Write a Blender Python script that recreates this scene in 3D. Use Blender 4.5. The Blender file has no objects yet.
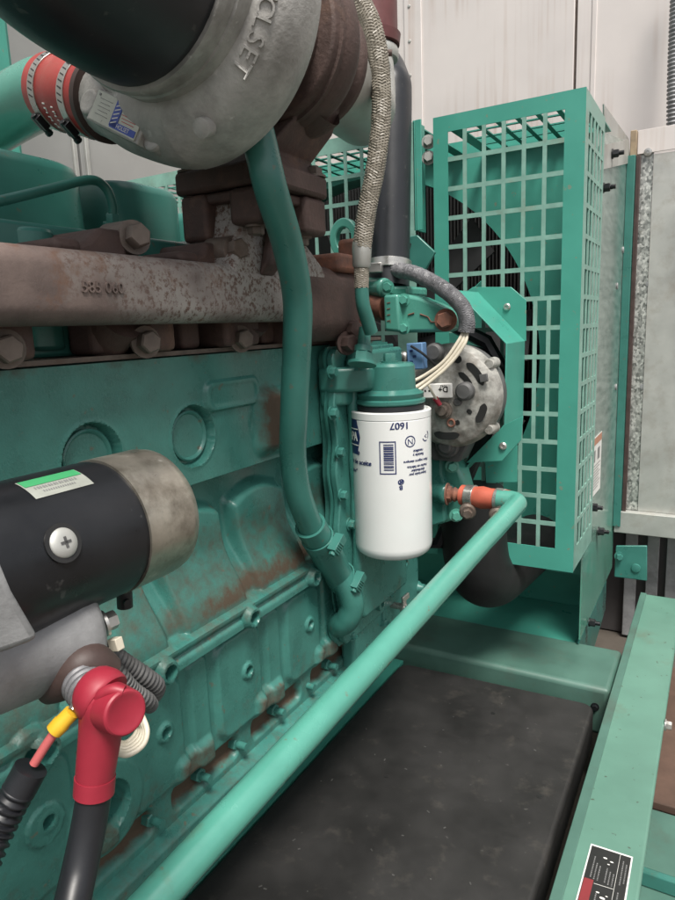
import bpy, bmesh, math, random
import numpy as np
from mathutils import Vector, Matrix
random.seed(7)
R_ = math.radians
scene = bpy.context.scene
COL = scene.collection

# ------------------------------------------------------------------ camera
FPX = 658.2
CM = np.array([[0.86612808, 0.4983582, -0.0382264],
               [0.05802831, -0.17622399, -0.98263819],
               [-0.49644221, 0.84887232, -0.18155143]])   # rows: right, down, forward
cam_d = bpy.data.cameras.new('camera')
cam = bpy.data.objects.new('camera', cam_d)
COL.objects.link(cam)
rt, dn, fw = CM
cam.matrix_world = Matrix(((rt[0], -dn[0], -fw[0], 0), (rt[1], -dn[1], -fw[1], 0),
                           (rt[2], -dn[2], -fw[2], 0), (0, 0, 0, 1)))
cam_d.sensor_width = 36
cam_d.lens = 36 * FPX / 900
cam_d.clip_start = 0.01
cam_d.clip_end = 200
scene.camera = cam

# ------------------------------------------------------------------ light
SUN_EL, SUN_AZ = 62, 140          # azimuth measured from +Y towards +X
world = bpy.data.worlds.new('World')
scene.world = world
world.use_nodes = True
wn = world.node_tree
bg = wn.nodes['Background']
sky = wn.nodes.new('ShaderNodeTexSky')
sky.sky_type = 'NISHITA'
sky.sun_disc = False
sky.sun_elevation = R_(SUN_EL)
sky.sun_rotation = R_(SUN_AZ)
sky.air_density = 1.0
sky.dust_density = 4.0
hs = wn.nodes.new('ShaderNodeHueSaturation')
hs.inputs['Saturation'].default_value = 0.25
wn.links.new(sky.outputs[0], hs.inputs['Color'])
wn.links.new(hs.outputs[0], bg.inputs['Color'])
bg.inputs['Strength'].default_value = 0.078
sd = bpy.data.lights.new('sun', 'SUN')
sun = bpy.data.objects.new('sun', sd)
COL.objects.link(sun)
sd.energy = 2.5
sd.angle = R_(18)
sd.color = (1, 0.95, 0.88)
sv = Vector((math.cos(R_(SUN_EL)) * math.sin(R_(SUN_AZ)), math.cos(R_(SUN_EL)) * math.cos(R_(SUN_AZ)), math.sin(R_(SUN_EL))))
sun.rotation_euler = sv.to_track_quat('Z', 'Y').to_euler()
sun.location = sv * 5
scene.view_settings.view_transform = 'Standard'
scene.view_settings.look = 'None'
scene.view_settings.gamma = 1
scene.view_settings.exposure = 0.92


# ------------------------------------------------------------------ helpers
def at(px, py, x=None, y=None, z=None, d=None):
    """point of the place seen at a pixel of the photograph, on the plane x=, y= or z= (or at depth d)"""
    r = CM.T @ np.array([(px - 337.5) / FPX, (py - 450) / FPX, 1.0])
    t = d if d is not None else x / r[0] if x is not None else y / r[1] if y is not None else z / r[2]
    return Vector((r * t).tolist())


def V(*a):
    return Vector(a)


def sstep(a, b, t):
    t = np.clip((t - a) / (b - a), 0, 1)
    return t * t * (3 - 2 * t)


def spline(pts, n=8):
    """Catmull-Rom through the points"""
    P = [Vector(p) for p in pts]
    P = [2 * P[0] - P[1]] + P + [2 * P[-1] - P[-2]]
    out = []
    for i in range(1, len(P) - 2):
        a, b, c, d = P[i - 1:i + 3]
        for k in range(n):
            t = k / n
            out.append(0.5 * ((2 * b) + (c - a) * t + (2 * a - 5 * b + 4 * c - d) * t * t + (3 * b - a - 3 * c + d) * t ** 3))
    out.append(P[-2].copy())
    return out


def fillet(pts, rad, n=6):
    """polyline with rounded corners"""
    P = [Vector(p) for p in pts]
    out = [P[0]]
    for i in range(1, len(P) - 1):
        a, b, c = P[i - 1], P[i], P[i + 1]
        r = rad[i - 1] if isinstance(rad, (list, tuple)) else rad
        r = min(r, (a - b).length * .48, (c - b).length * .48)
        s, e = b + (a - b).normalized() * r, b + (c - b).normalized() * r
        for k in range(n + 1):
            t = k / n
            out.append(s * (1 - t) ** 2 + b * 2 * t * (1 - t) + e * t * t)
    out.append(P[-1])
    return out


def frame_of(d):
    d = Vector(d).normalized()
    u = d.cross(V(0, 0, 1)) if abs(d.z) < .9 else d.cross(V(0, 1, 0))
    u.normalize()
    return u, d.cross(u).normalized(), d


class MB:
    def __init__(s):
        s.v, s.f = [], []

    def add(s, vs, fs):
        o = len(s.v)
        s.v += [tuple(v) for v in vs]
        s.f += [tuple(i + o for i in f) for f in fs]
        return s

    def box(s, lo, hi):
        x0, y0, z0 = lo
        x1, y1, z1 = hi
        vs = [(x, y, z) for z in (z0, z1) for y in (y0, y1) for x in (x0, x1)]
        return s.add(vs, [(0, 2, 3, 1), (4, 5, 7, 6), (0, 1, 5, 4), (2, 6, 7, 3), (0, 4, 6, 2), (1, 3, 7, 5)])

    def obox(s, c, u, v, w):
        """box from centre and three half-axes"""
        c, u, v, w = map(Vector, (c, u, v, w))
        vs = [c + a * u + b * v + g * w for g in (-1, 1) for b in (-1, 1) for a in (-1, 1)]
        fs = [(0, 2, 3, 1), (4, 5, 7, 6), (0, 1, 5, 4), (2, 6, 7, 3), (0, 4, 6, 2), (1, 3, 7, 5)]
        if u.cross(v).dot(w) < 0:
            fs = [f[::-1] for f in fs]
        return s.add(vs, fs)

    def bar(s, a, b, w, h, up=(0, 0, 1)):
        a, b = Vector(a), Vector(b)
        d = (b - a)
        u = d.cross(Vector(up)).normalized()
        q = u.cross(d).normalized()
        return s.obox((a + b) / 2, d / 2, u * w / 2, q * h / 2)

    def prism(s, poly, off):
        """closed polygon of 3-D points pushed along off"""
        P = [Vector(p) for p in poly]
        off = Vector(off)
        n = Vector((0, 0, 0))
        for i in range(len(P)):
            a, b = P[i], P[(i + 1) % len(P)]
            n += a.cross(b)
        if n.dot(off) > 0:
            P = P[::-1]
        k = len(P)
        return s.add(P + [p + off for p in P],
                     [tuple(range(k)), tuple(range(2 * k - 1, k - 1, -1))] +
                     [(i, i + k, (i + 1) % k + k, (i + 1) % k) for i in range(k)])

    def tube(s, path, r, n=16, caps=True, sx=1.0, closed=False):
        P = [Vector(p) for p in path]
        m = len(P)
        rs = r if isinstance(r, (list, tuple)) else [r] * m
        T = []
        for i in range(m):
            if closed:
                t = P[(i + 1) % m] - P[i - 1]
            else:
                t = P[min(i + 1, m - 1)] - P[max(i - 1, 0)]
            T.append(t.normalized())
        u, w, _ = frame_of(T[0])
        vs, fs = [], []
        for i in range(m):
            u = (u - T[i] * u.dot(T[i])).normalized()
            w = T[i].cross(u)
            for k in range(n):
                a = 2 * math.pi * k / n
                vs.append(P[i] + (u * math.cos(a) * sx + w * math.sin(a)) * rs[i])
        for i in range(m if closed else m - 1):
            j = (i + 1) % m
            for k in range(n):
                q = (k + 1) % n
                fs.append((i * n + k, i * n + q, j * n + q, j * n + k))
        if caps and not closed:
            fs.append(tuple(range(n - 1, -1, -1)))
            fs.append(tuple((m - 1) * n + k for k in range(n)))
        return s.add(vs, fs)

    def lathe(s, o, axis, prof, n=48):
        """profile of (t along axis, radius); radius 0 makes a pole"""
        o = Vector(o)
        u, w, d = frame_of(axis)
        vs, fs, rows = [], [], []
        for t, r in prof:
            if r <= 1e-9:
                rows.append([len(vs)])
                vs.append(o + d * t)
            else:
                rows.append(list(range(len(vs), len(vs) + n)))
                vs += [o + d * t + (u * math.cos(2 * math.pi * k / n) + w * math.sin(2 * math.pi * k / n)) * r for k in range(n)]
        for a, b in zip(rows[:-1], rows[1:]):
            for k in range(n):
                q = (k + 1) % n
                if len(a) == 1 and len(b) == 1:
                    continue
                if len(a) == 1:
                    fs.append((a[0], b[q], b[k]))
                elif len(b) == 1:
                    fs.append((a[k], a[q], b[0]))
                else:
                    fs.append((a[k], a[q], b[q], b[k]))
        return s.add(vs, fs)

    def cyl(s, a, b, r, n=24, r2=None):
        a, b = Vector(a), Vector(b)
        L = (b - a).length
        r2 = r if r2 is None else r2
        return s.lathe(a, b - a, [(0, 0), (0, r), (L, r2), (L, 0)], n)

    def hexbolt(s, p, axis, r, h, washer=True, spin=0.3):
        p = Vector(p)
        u, w, d = frame_of(axis)
        t = 0
        if washer:
            s.cyl(p, p + d * h * .22, r * 1.38, 20)
            t = h * .22
        hexp = lambda rr, tt: [p + d * tt + (u * math.cos(spin + k * math.pi / 3) + w * math.sin(spin + k * math.pi / 3)) * rr for k in range(6)]
        vs = hexp(r, t) + hexp(r, h * .88) + hexp(r * .86, h)
        fs = [tuple(range(5, -1, -1)), tuple(range(12, 18))]
        for b in (0, 6):
            fs += [(b + k, b + (k + 1) % 6, b + 6 + (k + 1) % 6, b + 6 + k) for k in range(6)]
        return s.add(vs, fs)

    def ring(s, c, axis, R, r, n=40, m=12):
        u, w, d = frame_of(axis)
        c = Vector(c)
        return s.tube([c + (u * math.cos(2 * math.pi * k / n) + w * math.sin(2 * math.pi * k / n)) * R for k in range(n)], r, m, closed=True)

    def build(s, name, m, parent=None, bevel=0, ang=38, smooth=True, seg=2):
        me = bpy.data.meshes.new(name)
        o = bpy.data.objects.new(name, me)
        COL.objects.link(o)
        off = V(0, 0, 0)
        if parent is not None:
            o.parent = parent
            off = ORI[parent.name]
        me.from_pydata([(v[0] - off.x, v[1] - off.y, v[2] - off.z) for v in s.v], [], s.f)
        me.update()
        ORI[o.name] = off.copy()
        me.materials.append(m)
        if smooth:
            me.shade_smooth()
            me.set_sharp_from_angle(angle=R_(ang))
        if bevel:
            b = o.modifiers.new('bevel', 'BEVEL')
            b.width = bevel
            b.segments = seg
            b.limit_method = 'ANGLE'
            b.angle_limit = R_(35)
            b.harden_normals = False
        return o


ORI = {}


def thing(name, label, cat, loc, group=None):
    o = bpy.data.objects.new(name, None)
    o.empty_display_size = .02
    COL.objects.link(o)
    o.location = loc
    ORI[o.name] = Vector(loc)
    o['label'] = label
    o['category'] = cat
    if group:
        o['group'] = group
    return o


def text_polys(body, size, align='CENTER', ext=0.0):
    cu = bpy.data.curves.new('lettering', 'FONT')
    cu.body = body
    cu.size = size
    cu.align_x = align
    cu.align_y = 'CENTER'
    cu.resolution_u = 3
    cu.extrude = ext
    o = bpy.data.objects.new('lettering', cu)
    COL.objects.link(o)
    dg = bpy.context.evaluated_depsgraph_get()
    me = bpy.data.meshes.new_from_object(o.evaluated_get(dg))
    vs = [v.co.copy() for v in me.vertices]
    fs = [tuple(p.vertices) for p in me.polygons]
    bpy.data.objects.remove(o)
    bpy.data.curves.remove(cu)
    bpy.data.meshes.remove(me)
    return vs, fs


def put_text(mb, body, size, c, u, v, ext=0.0003, rot=0.0, bold=0, align='CENTER'):
    """flat lettering: u reading direction, v letter-up direction"""
    u, v, c = Vector(u).normalized(), Vector(v).normalized(), Vector(c)
    n = u.cross(v)
    vs, fs = text_polys(body, size, align, ext)
    ca, sa = math.cos(rot), math.sin(rot)
    mb.add([c + u * (p.x * ca - p.y * sa) + v * (p.x * sa + p.y * ca) + n * p.z for p in vs], fs)
    if bold:
        for du, dv in ((bold, 0), (-bold, 0), (0, bold), (0, -bold)):
            e = .00002 * (1 + du * 1000)
            mb.add([c + u * (p.x * ca - p.y * sa + du) + v * (p.x * sa + p.y * ca + dv) + n * (p.z + .00001) for p in vs], fs)
    return mb


# ------------------------------------------------------------------ materials
def new_mat(name):
    m = bpy.data.materials.new(name)
    m.use_nodes = True
    nt = m.node_tree
    return m, nt, nt.nodes['Principled BSDF']


def N(nt, t, **k):
    n = nt.nodes.new(t)
    for a, b in k.items():
        if a in n.inputs:
            n.inputs[a].default_value = b
        else:
            setattr(n, a, b)
    return n


def noise(nt, scale, detail=5, rough=.6, dist=0.0):
    tc = nt.nodes.get('tc') or N(nt, 'ShaderNodeTexCoord', name='tc')
    n = N(nt, 'ShaderNodeTexNoise')
    n.inputs['Scale'].default_value = scale
    n.inputs['Detail'].default_value = detail
    n.inputs['Roughness'].default_value = rough
    n.inputs['Distortion'].default_value = dist
    nt.links.new(tc.outputs['Object'], n.inputs['Vector'])
    return n


def ramp(nt, src, a, b, ca=(0, 0, 0, 1), cb=(1, 1, 1, 1)):
    r = N(nt, 'ShaderNodeValToRGB')
    r.color_ramp.elements[0].position = a
    r.color_ramp.elements[1].position = b
    r.color_ramp.elements[0].color = ca
    r.color_ramp.elements[1].color = cb
    nt.links.new(src, r.inputs[0])
    return r


def mixc(nt, fac, a, b):
    m = N(nt, 'ShaderNodeMix', data_type='RGBA')
    for val, i in ((a, 6), (b, 7)):
        if isinstance(val, (tuple, list)):
            m.inputs[i].default_value = (*val[:3], 1)
        else:
            nt.links.new(val, m.inputs[i])
    if isinstance(fac, (int, float)):
        m.inputs[0].default_value = fac
    else:
        nt.links.new(fac, m.inputs[0])
    return m.outputs[2]


def bump(nt, bs, src, strength, dist):
    b = N(nt, 'ShaderNodeBump')
    b.inputs['Strength'].default_value = strength
    b.inputs['Distance'].default_value = dist
    nt.links.new(src, b.inputs['Height'])
    if bs.inputs['Normal'].is_linked:
        nt.links.new(bs.inputs['Normal'].links[0].from_socket, b.inputs['Normal'])
    nt.links.new(b.outputs[0], bs.inputs['Normal'])


def basic(name, col, rough=.5, metal=0.0, var=.25, scale=30, bstr=.15, bscale=250, bdist=.0006, coat=0,
          dirt=None, dirt_lo=.55, dirt_hi=.75, dirt_scale=14, rvar=.12, attr=None, speck=None):
    m, nt, bs = new_mat(name)
    n1 = noise(nt, scale)
    dark = tuple(c * (1 - var) for c in col)
    lite = tuple(min(1, c * (1 + var * .7)) for c in col)
    r1 = ramp(nt, n1.outputs[0], .3, .7)
    c = mixc(nt, r1.outputs[0], dark, lite)
    if dirt:
        n2 = noise(nt, dirt_scale, 8, .68)
        r2 = ramp(nt, n2.outputs[0], dirt_lo, dirt_hi)
        c = mixc(nt, r2.outputs[0], c, dirt)
    if speck:
        n4 = noise(nt, speck[1], 3, .5)
        c = mixc(nt, ramp(nt, n4.outputs[0], speck[2], speck[2] + .05).outputs[0], c, speck[0])
    rr = ramp(nt, n1.outputs[0], .25, .75, (rough - rvar,) * 3 + (1,), (rough + rvar,) * 3 + (1,))
    rsock = rr.outputs[0]
    if attr:
        at_ = N(nt, 'ShaderNodeAttribute', attribute_name=attr[0])
        n3 = noise(nt, 60, 8, .7)
        mm = N(nt, 'ShaderNodeMath', operation='MULTIPLY_ADD')
        mm.inputs[1].default_value = 1.2
        mm.inputs[2].default_value = -.6
        nt.links.new(n3.outputs[0], mm.inputs[0])
        ad = N(nt, 'ShaderNodeMath', operation='ADD')
        nt.links.new(at_.outputs['Fac'], ad.inputs[0])
        nt.links.new(mm.outputs[0], ad.inputs[1])
        r3 = ramp(nt, ad.outputs[0], .25, .8)
        c = mixc(nt, r3.outputs[0], c, attr[1])
        rsock = mixc(nt, r3.outputs[0], rsock, (.85, .85, .85))
    nt.links.new(c, bs.inputs['Base Color'])
    nt.links.new(rsock, bs.inputs['Roughness'])
    bs.inputs['Metallic'].default_value = metal
    if coat:
        bs.inputs['Coat Weight'].default_value = coat
        bs.inputs['Coat Roughness'].default_value = .25
    if bstr:
        nb = noise(nt, bscale, 4, .6)
        bump(nt, bs, nb.outputs[0], bstr, bdist)
    return m


GREEN = (.040, .185, .148)
M = {}
M['cast_green'] = basic('cast_green', (.047, .182, .154), .30, 0, .22, 22, .5, 330, .0008, dirt=(.10, .075, .045), dirt_lo=.62, dirt_hi=.82, dirt_scale=9,
                        attr=('stain', (.075, .053, .034)), speck=((.10,.12,.09), 75, .68))
M['green'] = basic('green_paint', (.039, .165, .138), .33, 0, .15, 18, .12, 200, .0006, dirt=(.07, .09, .06), dirt_lo=.62, dirt_hi=.85, dirt_scale=8, speck=((.10,.13,.10), 75, .68))
M['green_pipe'] = basic('green_pipe', (.078, .29, .228), .22, 0, .12, 14, .08, 120, .0006, dirt=(.10, .13, .07), dirt_lo=.62, dirt_hi=.86, dirt_scale=10, speck=((.13,.17,.12), 75, .69), coat=.5)
M['guard'] = basic('guard_paint', (.060, .30, .235), .36, 0, .1, 9, .06, 150, .0006, dirt=(.16, .20, .13), dirt_lo=.66, dirt_hi=.9, dirt_scale=7, speck=((.16,.24,.18), 75, .68))
M['guard_bar'] = basic('worn_grid_paint', (.20, .37, .31), .42, 0, .2, 30, .06, 150, .0006, dirt=(.20, .17, .11), dirt_lo=.58, dirt_hi=.85, dirt_scale=7)
M['frame'] = basic('frame_paint', (.105, .225, .175), .38, 0, .14, 8, .08, 180, .0005, dirt=(.12, .11, .075), dirt_lo=.58, dirt_hi=.85, dirt_scale=6, speck=((.06,.08,.06), 75, .68))
M['matt_black'] = basic('matt_black_hose', (.008, .0085, .009), .62, 0, .3, 25, .1, 200, .0005)
M['beam'] = basic('dirty_beam_paint', (.068, .150, .120), .5, 0, .2, 8, .1, 180, .0005, dirt=(.07, .065, .05), dirt_lo=.5, dirt_hi=.85, dirt_scale=6)
M['black_rubber'] = basic('black_rubber', (.012, .013, .016), .42, 0, .3, 25, .08, 300, .0004)
M['black_hose'] = basic('black_hose', (.018, .020, .024), .38, 0, .25, 12, .12, 130, .0006, speck=((.05,.05,.05), 75, .68))
M['black_paint'] = basic('black_paint', (.010, .011, .013), .33, 0, .3, 20, .12, 160, .0004, speck=((.05,.05,.05), 75, .68))
M['black_mat'] = basic('black_mat', (.019, .0185, .018), .62, 0, .4, 9, .25, 120, .0010, dirt=(.055, .050, .043), dirt_lo=.56, dirt_hi=.80, dirt_scale=22, speck=((.055,.053,.05), 75, .71))
M['void'] = basic('dark_interior', (.012, .013, .013), .8, 0, .3, 10, 0)
M['cast_alu'] = basic('cast_aluminium', (.42, .41, .39), .55, .35, .25, 26, .55, 210, .0012, dirt=(.12, .115, .10), dirt_lo=.5, dirt_hi=.85, dirt_scale=11, speck=((.52,.51,.49), 75, .68))
M['alu_dark'] = basic('dull_alloy', (.30, .305, .31), .58, .3, .25, 20, .4, 220, .001, dirt=(.10, .10, .10), dirt_lo=.5, dirt_hi=.85)
M['alt_alu'] = basic('corroded_alloy', (.34, .335, .31), .6, .3, .45, 70, .5, 260, .001, dirt=(.11, .085, .06), dirt_lo=.5, dirt_hi=.75, dirt_scale=22)
M['steel'] = basic('bright_steel', (.55, .54, .51), .3, .85, .2, 40, .1, 300, .0004)
M['bolt_dirty'] = basic('dirty_bolt', (.16, .13, .11), .6, .35, .35, 60, .4, 300, .0006, dirt=(.10, .06, .04))
M['rust_cast'] = basic('rusty_casting', (.080, .050, .043), .7, .1, .3, 40, .6, 190, .0014, dirt=(.17, .10, .07), dirt_lo=.55, dirt_hi=.8, dirt_scale=18)
M['rust_red'] = basic('red_rust', (.23, .095, .06), .75, .05, .35, 50, .5, 210, .0012, dirt=(.10, .055, .045), dirt_lo=.45, dirt_hi=.7, dirt_scale=30)
M['red_paint'] = basic('dull_red_pipe', (.14, .05, .05), .5, .1, .3, 25, .3, 160, .001)
M['red_rubber'] = basic('red_rubber', (.29, .018, .036), .48, 0, .15, 30, .08, 220, .0005, dirt=(.19, .035, .04), dirt_lo=.55, dirt_hi=.8)
M['red_hose'] = basic('red_silicone', (.34, .040, .036), .38, 0, .2, 30, .2, 300, .0006, dirt=(.25, .09, .07), dirt_lo=.5, dirt_hi=.8)
M['orange_hose'] = basic('orange_silicone', (.45, .10, .06), .55, 0, .2, 40, .2, 300, .0006, dirt=(.28, .10, .06))
M['white'] = basic('white_enamel', (.72, .73, .72), .22, 0, .03, 10, .02, 60, .0004, coat=.3, rvar=.05)
M['label_white'] = basic('label_white', (.75, .74, .71), .4, 0, .06, 40, 0)
M['navy'] = basic('navy_ink', (.012, .022, .10), .4, 0, .1, 30, 0)
M['blue'] = basic('blue_ink', (.03, .08, .42), .4, 0, .1, 30, 0)
M['red_ink'] = basic('red_ink', (.45, .06, .06), .4, 0, .1, 30, 0)
M['grey_ink'] = basic('grey_ink', (.20, .20, .20), .5, 0, .1, 30, 0)
M['mark'] = basic('scuff', (.075, .075, .072), .6, 0, .3, 30, 0)
M['wall_shade'] = basic('wall_shade', (.07, .065, .065), .5, .2, .2, 8, .05)  # shade of the lower back wall, put into the colour
M['dark_red'] = basic('dark_red_ink', (.22, .03, .035), .4, 0, .1, 30, 0)
M['black_ink'] = basic('black_ink', (.018, .018, .018), .4, 0, .1, 30, 0)
M['label_green'] = basic('label_green', (.05, .30, .12), .35, 0, .1, 30, 0)
M['label_silver'] = basic('label_silver', (.45, .47, .42), .35, .4, .1, 60, 0)
M['orange_ink'] = basic('orange_ink', (.45, .20, .12), .4, 0, .1, 30, 0)
M['yellow'] = basic('yellow_plastic', (.75, .45, .03), .4, 0, .1, 30, 0)
M['pink_wire'] = basic('pink_wire', (.55, .13, .13), .4, 0, .1, 30, 0)
M['cream'] = basic('cream_wire', (.62, .57, .46), .45, 0, .12, 60, 0, dirt=(.35, .30, .22))
M['blue_plastic'] = basic('blue_plastic', (.10, .20, .36), .45, 0, .15, 50, .1)
M['brown_rubber'] = basic('brown_rubber', (.055, .034, .030), .55, 0, .3, 40, .2, 200, .0008)
M['grey_loom'] = basic('grey_loom', (.085, .085, .085), .55, 0, .3, 60, .1)
M['grey_braid'] = basic('grey_braid', (.17, .17, .18), .5, .2, .3, 80, .2)
M['wall'] = basic('painted_sheet', (.66, .615, .59), .42, .15, .05, 4, .05, 90, .0004)
M['wood'] = basic('brown_board', (.085, .050, .036), .75, 0, .35, 12, .3, 120, .001)
M['fan_black'] = basic('fan_black', (.016, .016, .017), .55, 0, .3, 20, .1)
M['floor'] = basic('floor_plate', (.10, .085, .07), .75, .1, .35, 6, .3, 60, .001)


def streaked(m):
    """vertical run marks on the wall sheet"""
    nt = m.node_tree
    bs = nt.nodes['Principled BSDF']
    tc = nt.nodes['tc']
    mp = N(nt, 'ShaderNodeMapping')
    mp.inputs['Scale'].default_value = (45, 45, 1.3)
    nt.links.new(tc.outputs['Object'], mp.inputs[0])
    n = N(nt, 'ShaderNodeTexNoise')
    n.inputs['Scale'].default_value = 1.2
    n.inputs['Detail'].default_value = 6
    nt.links.new(mp.outputs[0], n.inputs['Vector'])
    n2 = noise(nt, 2.2, 3)
    mu = N(nt, 'ShaderNodeMath', operation='MULTIPLY')
    r = ramp(nt, n.outputs[0], .5, .72)
    r2 = ramp(nt, n2.outputs[0], .42, .62)
    nt.links.new(r.outputs[0], mu.inputs[0])
    nt.links.new(r2.outputs[0], mu.inputs[1])
    old = bs.inputs['Base Color'].links[0].from_socket
    nt.links.new(mixc(nt, mu.outputs[0], old, (.50, .41, .36)), bs.inputs['Base Color'])


streaked(M['wall'])


def manifold_mat():
    """cast iron with pale flaking coating and rust freckles"""
    m, nt, bs = new_mat('flaking_manifold')
    fine = noise(nt, 170, 8, .75)
    mid = noise(nt, 16, 5, .6)
    big = noise(nt, 7, 4, .55)
    iron = mixc(nt, ramp(nt, mid.outputs[0], .35, .7).outputs[0], (.11, .082, .074), (.22, .165, .145))
    pale = mixc(nt, ramp(nt, fine.outputs[0], .42, .5).outputs[0], (.11, .066, .05), (.30, .285, .265))
    at_ = N(nt, 'ShaderNodeAttribute', attribute_name='stain')
    mm = N(nt, 'ShaderNodeMath', operation='MULTIPLY_ADD')
    mm.inputs[1].default_value = 2.6
    nt.links.new(big.outputs[0], mm.inputs[0])
    sb = N(nt, 'ShaderNodeMath', operation='SUBTRACT')
    nt.links.new(at_.outputs['Fac'], sb.inputs[0])
    sb.inputs[1].default_value = 1.28
    nt.links.new(sb.outputs[0], mm.inputs[2])
    f = ramp(nt, mm.outputs[0], .30, .75)
    c = mixc(nt, f.outputs[0], iron, pale)
    rust = ramp(nt, noise(nt, 26, 6, .7).outputs[0], .56, .72)
    c = mixc(nt, rust.outputs[0], c, (.16, .085, .055))
    nt.links.new(c, bs.inputs['Base Color'])
    bs.inputs['Roughness'].default_value = .62
    bs.inputs['Metallic'].default_value = .15
    bump(nt, bs, fine.outputs[0], .45, .0012)
    return m


M['manifold'] = manifold_mat()


def galv():
    m, nt, bs = new_mat('galvanised_spangle')
    tc = N(nt, 'ShaderNodeTexCoord', name='tc')
    vo = N(nt, 'ShaderNodeTexVoronoi')
    vo.inputs['Scale'].default_value = 190
    mp = N(nt, 'ShaderNodeMapping')
    mp.inputs['Scale'].default_value = (1, 1, .8)
    nn = noise(nt, 40, 3)
    nt.links.new(tc.outputs['Object'], mp.inputs[0])
    nt.links.new(mp.outputs[0], vo.inputs['Vector'])
    sp = N(nt, 'ShaderNodeSeparateColor')
    nt.links.new(vo.outputs['Color'], sp.inputs[0])
    ad = N(nt, 'ShaderNodeMath', operation='MULTIPLY_ADD')
    ad.inputs[1].default_value = .6
    nt.links.new(sp.outputs[0], ad.inputs[0])
    mu = N(nt, 'ShaderNodeMath', operation='MULTIPLY')
    mu.inputs[1].default_value = .5
    nt.links.new(nn.outputs[0], mu.inputs[0])
    nt.links.new(mu.outputs[0], ad.inputs[2])
    c = ramp(nt, ad.outputs[0], .15, .85, (.16, .17, .16, 1), (.72, .73, .69, 1))
    nt.links.new(c.outputs[0], bs.inputs['Base Color'])
    rr = ramp(nt, ad.outputs[0], .1, .9, (.28, .28, .28, 1), (.55, .55, .55, 1))
    nt.links.new(rr.outputs[0], bs.inputs['Roughness'])
    bs.inputs['Metallic'].default_value = .75
    bump(nt, bs, sp.outputs[1], .12, .0008)
    return m


M['galv'] = galv()
M['pale_metal'] = basic('pale_metal', (.47, .475, .45), .5, .5, .15, 10, .1, 80, .0006, dirt=(.33, .30, .26), dirt_lo=.5, dirt_hi=.8)


def sheet_mat():
    """thin paint over galvanised sheet, half worn to metal, glossy"""
    m, nt, bs = new_mat('worn_green_sheet')
    tc = N(nt, 'ShaderNodeTexCoord', name='tc')
    sx = N(nt, 'ShaderNodeSeparateXYZ')
    nt.links.new(tc.outputs['Object'], sx.inputs[0])
    n = noise(nt, 14, 6, .6)
    mp = N(nt, 'ShaderNodeMapping')
    mp.inputs['Scale'].default_value = (8, 14, 70)
    nt.links.new(tc.outputs['Object'], mp.inputs[0])
    n2 = N(nt, 'ShaderNodeTexNoise')
    n2.inputs['Scale'].default_value = 1
    n2.inputs['Detail'].default_value = 5
    nt.links.new(mp.outputs[0], n2.inputs['Vector'])
    metal = mixc(nt, ramp(nt, n2.outputs[0], .3, .7).outputs[0], (.19, .27, .24), (.42, .51, .47))
    paint = mixc(nt, n.outputs[0], (.075, .24, .18), (.10, .29, .215))
    mm = N(nt, 'ShaderNodeMath', operation='MULTIPLY_ADD')   # paint low down, bare metal higher
    mm.inputs[1].default_value = .35
    nt.links.new(n.outputs[0], mm.inputs[0])
    nt.links.new(sx.outputs[2], mm.inputs[2])
    f = ramp(nt, mm.outputs[0], .32, .62)
    nt.links.new(mixc(nt, f.outputs[0], paint, metal), bs.inputs['Base Color'])
    nt.links.new(f.outputs[0], bs.inputs['Metallic'])
    me = N(nt, 'ShaderNodeMath', operation='MULTIPLY')
    me.inputs[1].default_value = .5
    nt.links.new(f.outputs[0], me.inputs[0])
    nt.links.new(me.outputs[0], bs.inputs['Metallic'])
    bs.inputs['Roughness'].default_value = .2
    bump(nt, bs, n2.outputs[0], .08, .001)
    return m


M['sheet'] = sheet_mat()


def braid_mat(name, c1, c2, ring_scale, metal):
    m, nt, bs = new_mat(name)
    uv = N(nt, 'ShaderNodeTexCoord', name='tc')
    n = noise(nt, 300, 3)
    c = mixc(nt, n.outputs[0], c1, c2)
    nt.links.new(c, bs.inputs['Base Color'])
    bs.inputs['Metallic'].default_value = metal
    bs.inputs['Roughness'].default_value = .45
    return m


M['braid'] = braid_mat('steel_braid', (.20, .18, .145), (.32, .29, .24), 60, 0.0)


def braid_tube(path, r, parent, name, mat_, strands=9, pitch=.02, wire=.0011, n_core=14, core=None):
    """hose core with two sets of helical wires woven around it"""
    P = [Vector(p) for p in path]
    mb = MB()
    cum = [0]
    for a, b in zip(P[:-1], P[1:]):
        cum.append(cum[-1] + (b - a).length)
    T = [(P[min(i + 1, len(P) - 1)] - P[max(i - 1, 0)]).normalized() for i in range(len(P))]
    u, w, _ = frame_of(T[0])
    fr = []
    for t in T:
        u = (u - t * u.dot(t)).normalized()
        fr.append((u.copy(), t.cross(u)))
    L = cum[-1]
    steps = max(8, int(L / pitch * 10))

    def point(s, a, rr):
        i = 0
        while i < len(cum) - 2 and cum[i + 1] < s:
            i += 1
        f = (s - cum[i]) / max(1e-9, cum[i + 1] - cum[i])
        p = P[i].lerp(P[i + 1], f)
        uu = fr[i][0].lerp(fr[i + 1][0], f)
        ww = fr[i][1].lerp(fr[i + 1][1], f)
        return p + (uu * math.cos(a) + ww * math.sin(a)) * rr
    for sgn in (1, -1):
        for k in range(strands):
            pts = []
            for q in range(steps + 1):
                s = L * q / steps
                a = 2 * math.pi * (k / strands + sgn * s / pitch)
                pts.append(point(s, a, r + wire * .35 * math.cos(a * strands / 2 + (0 if sgn > 0 else math.pi))))
            mb.tube(pts, wire, 5, caps=False, sx=1.0)
    o = mb.build(name, mat_, parent)
    mb = MB()
    mb.tube(P, r - wire * .5, n_core)
    mb.build('hose_core', M['grey_loom'], o)
    return o


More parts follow.
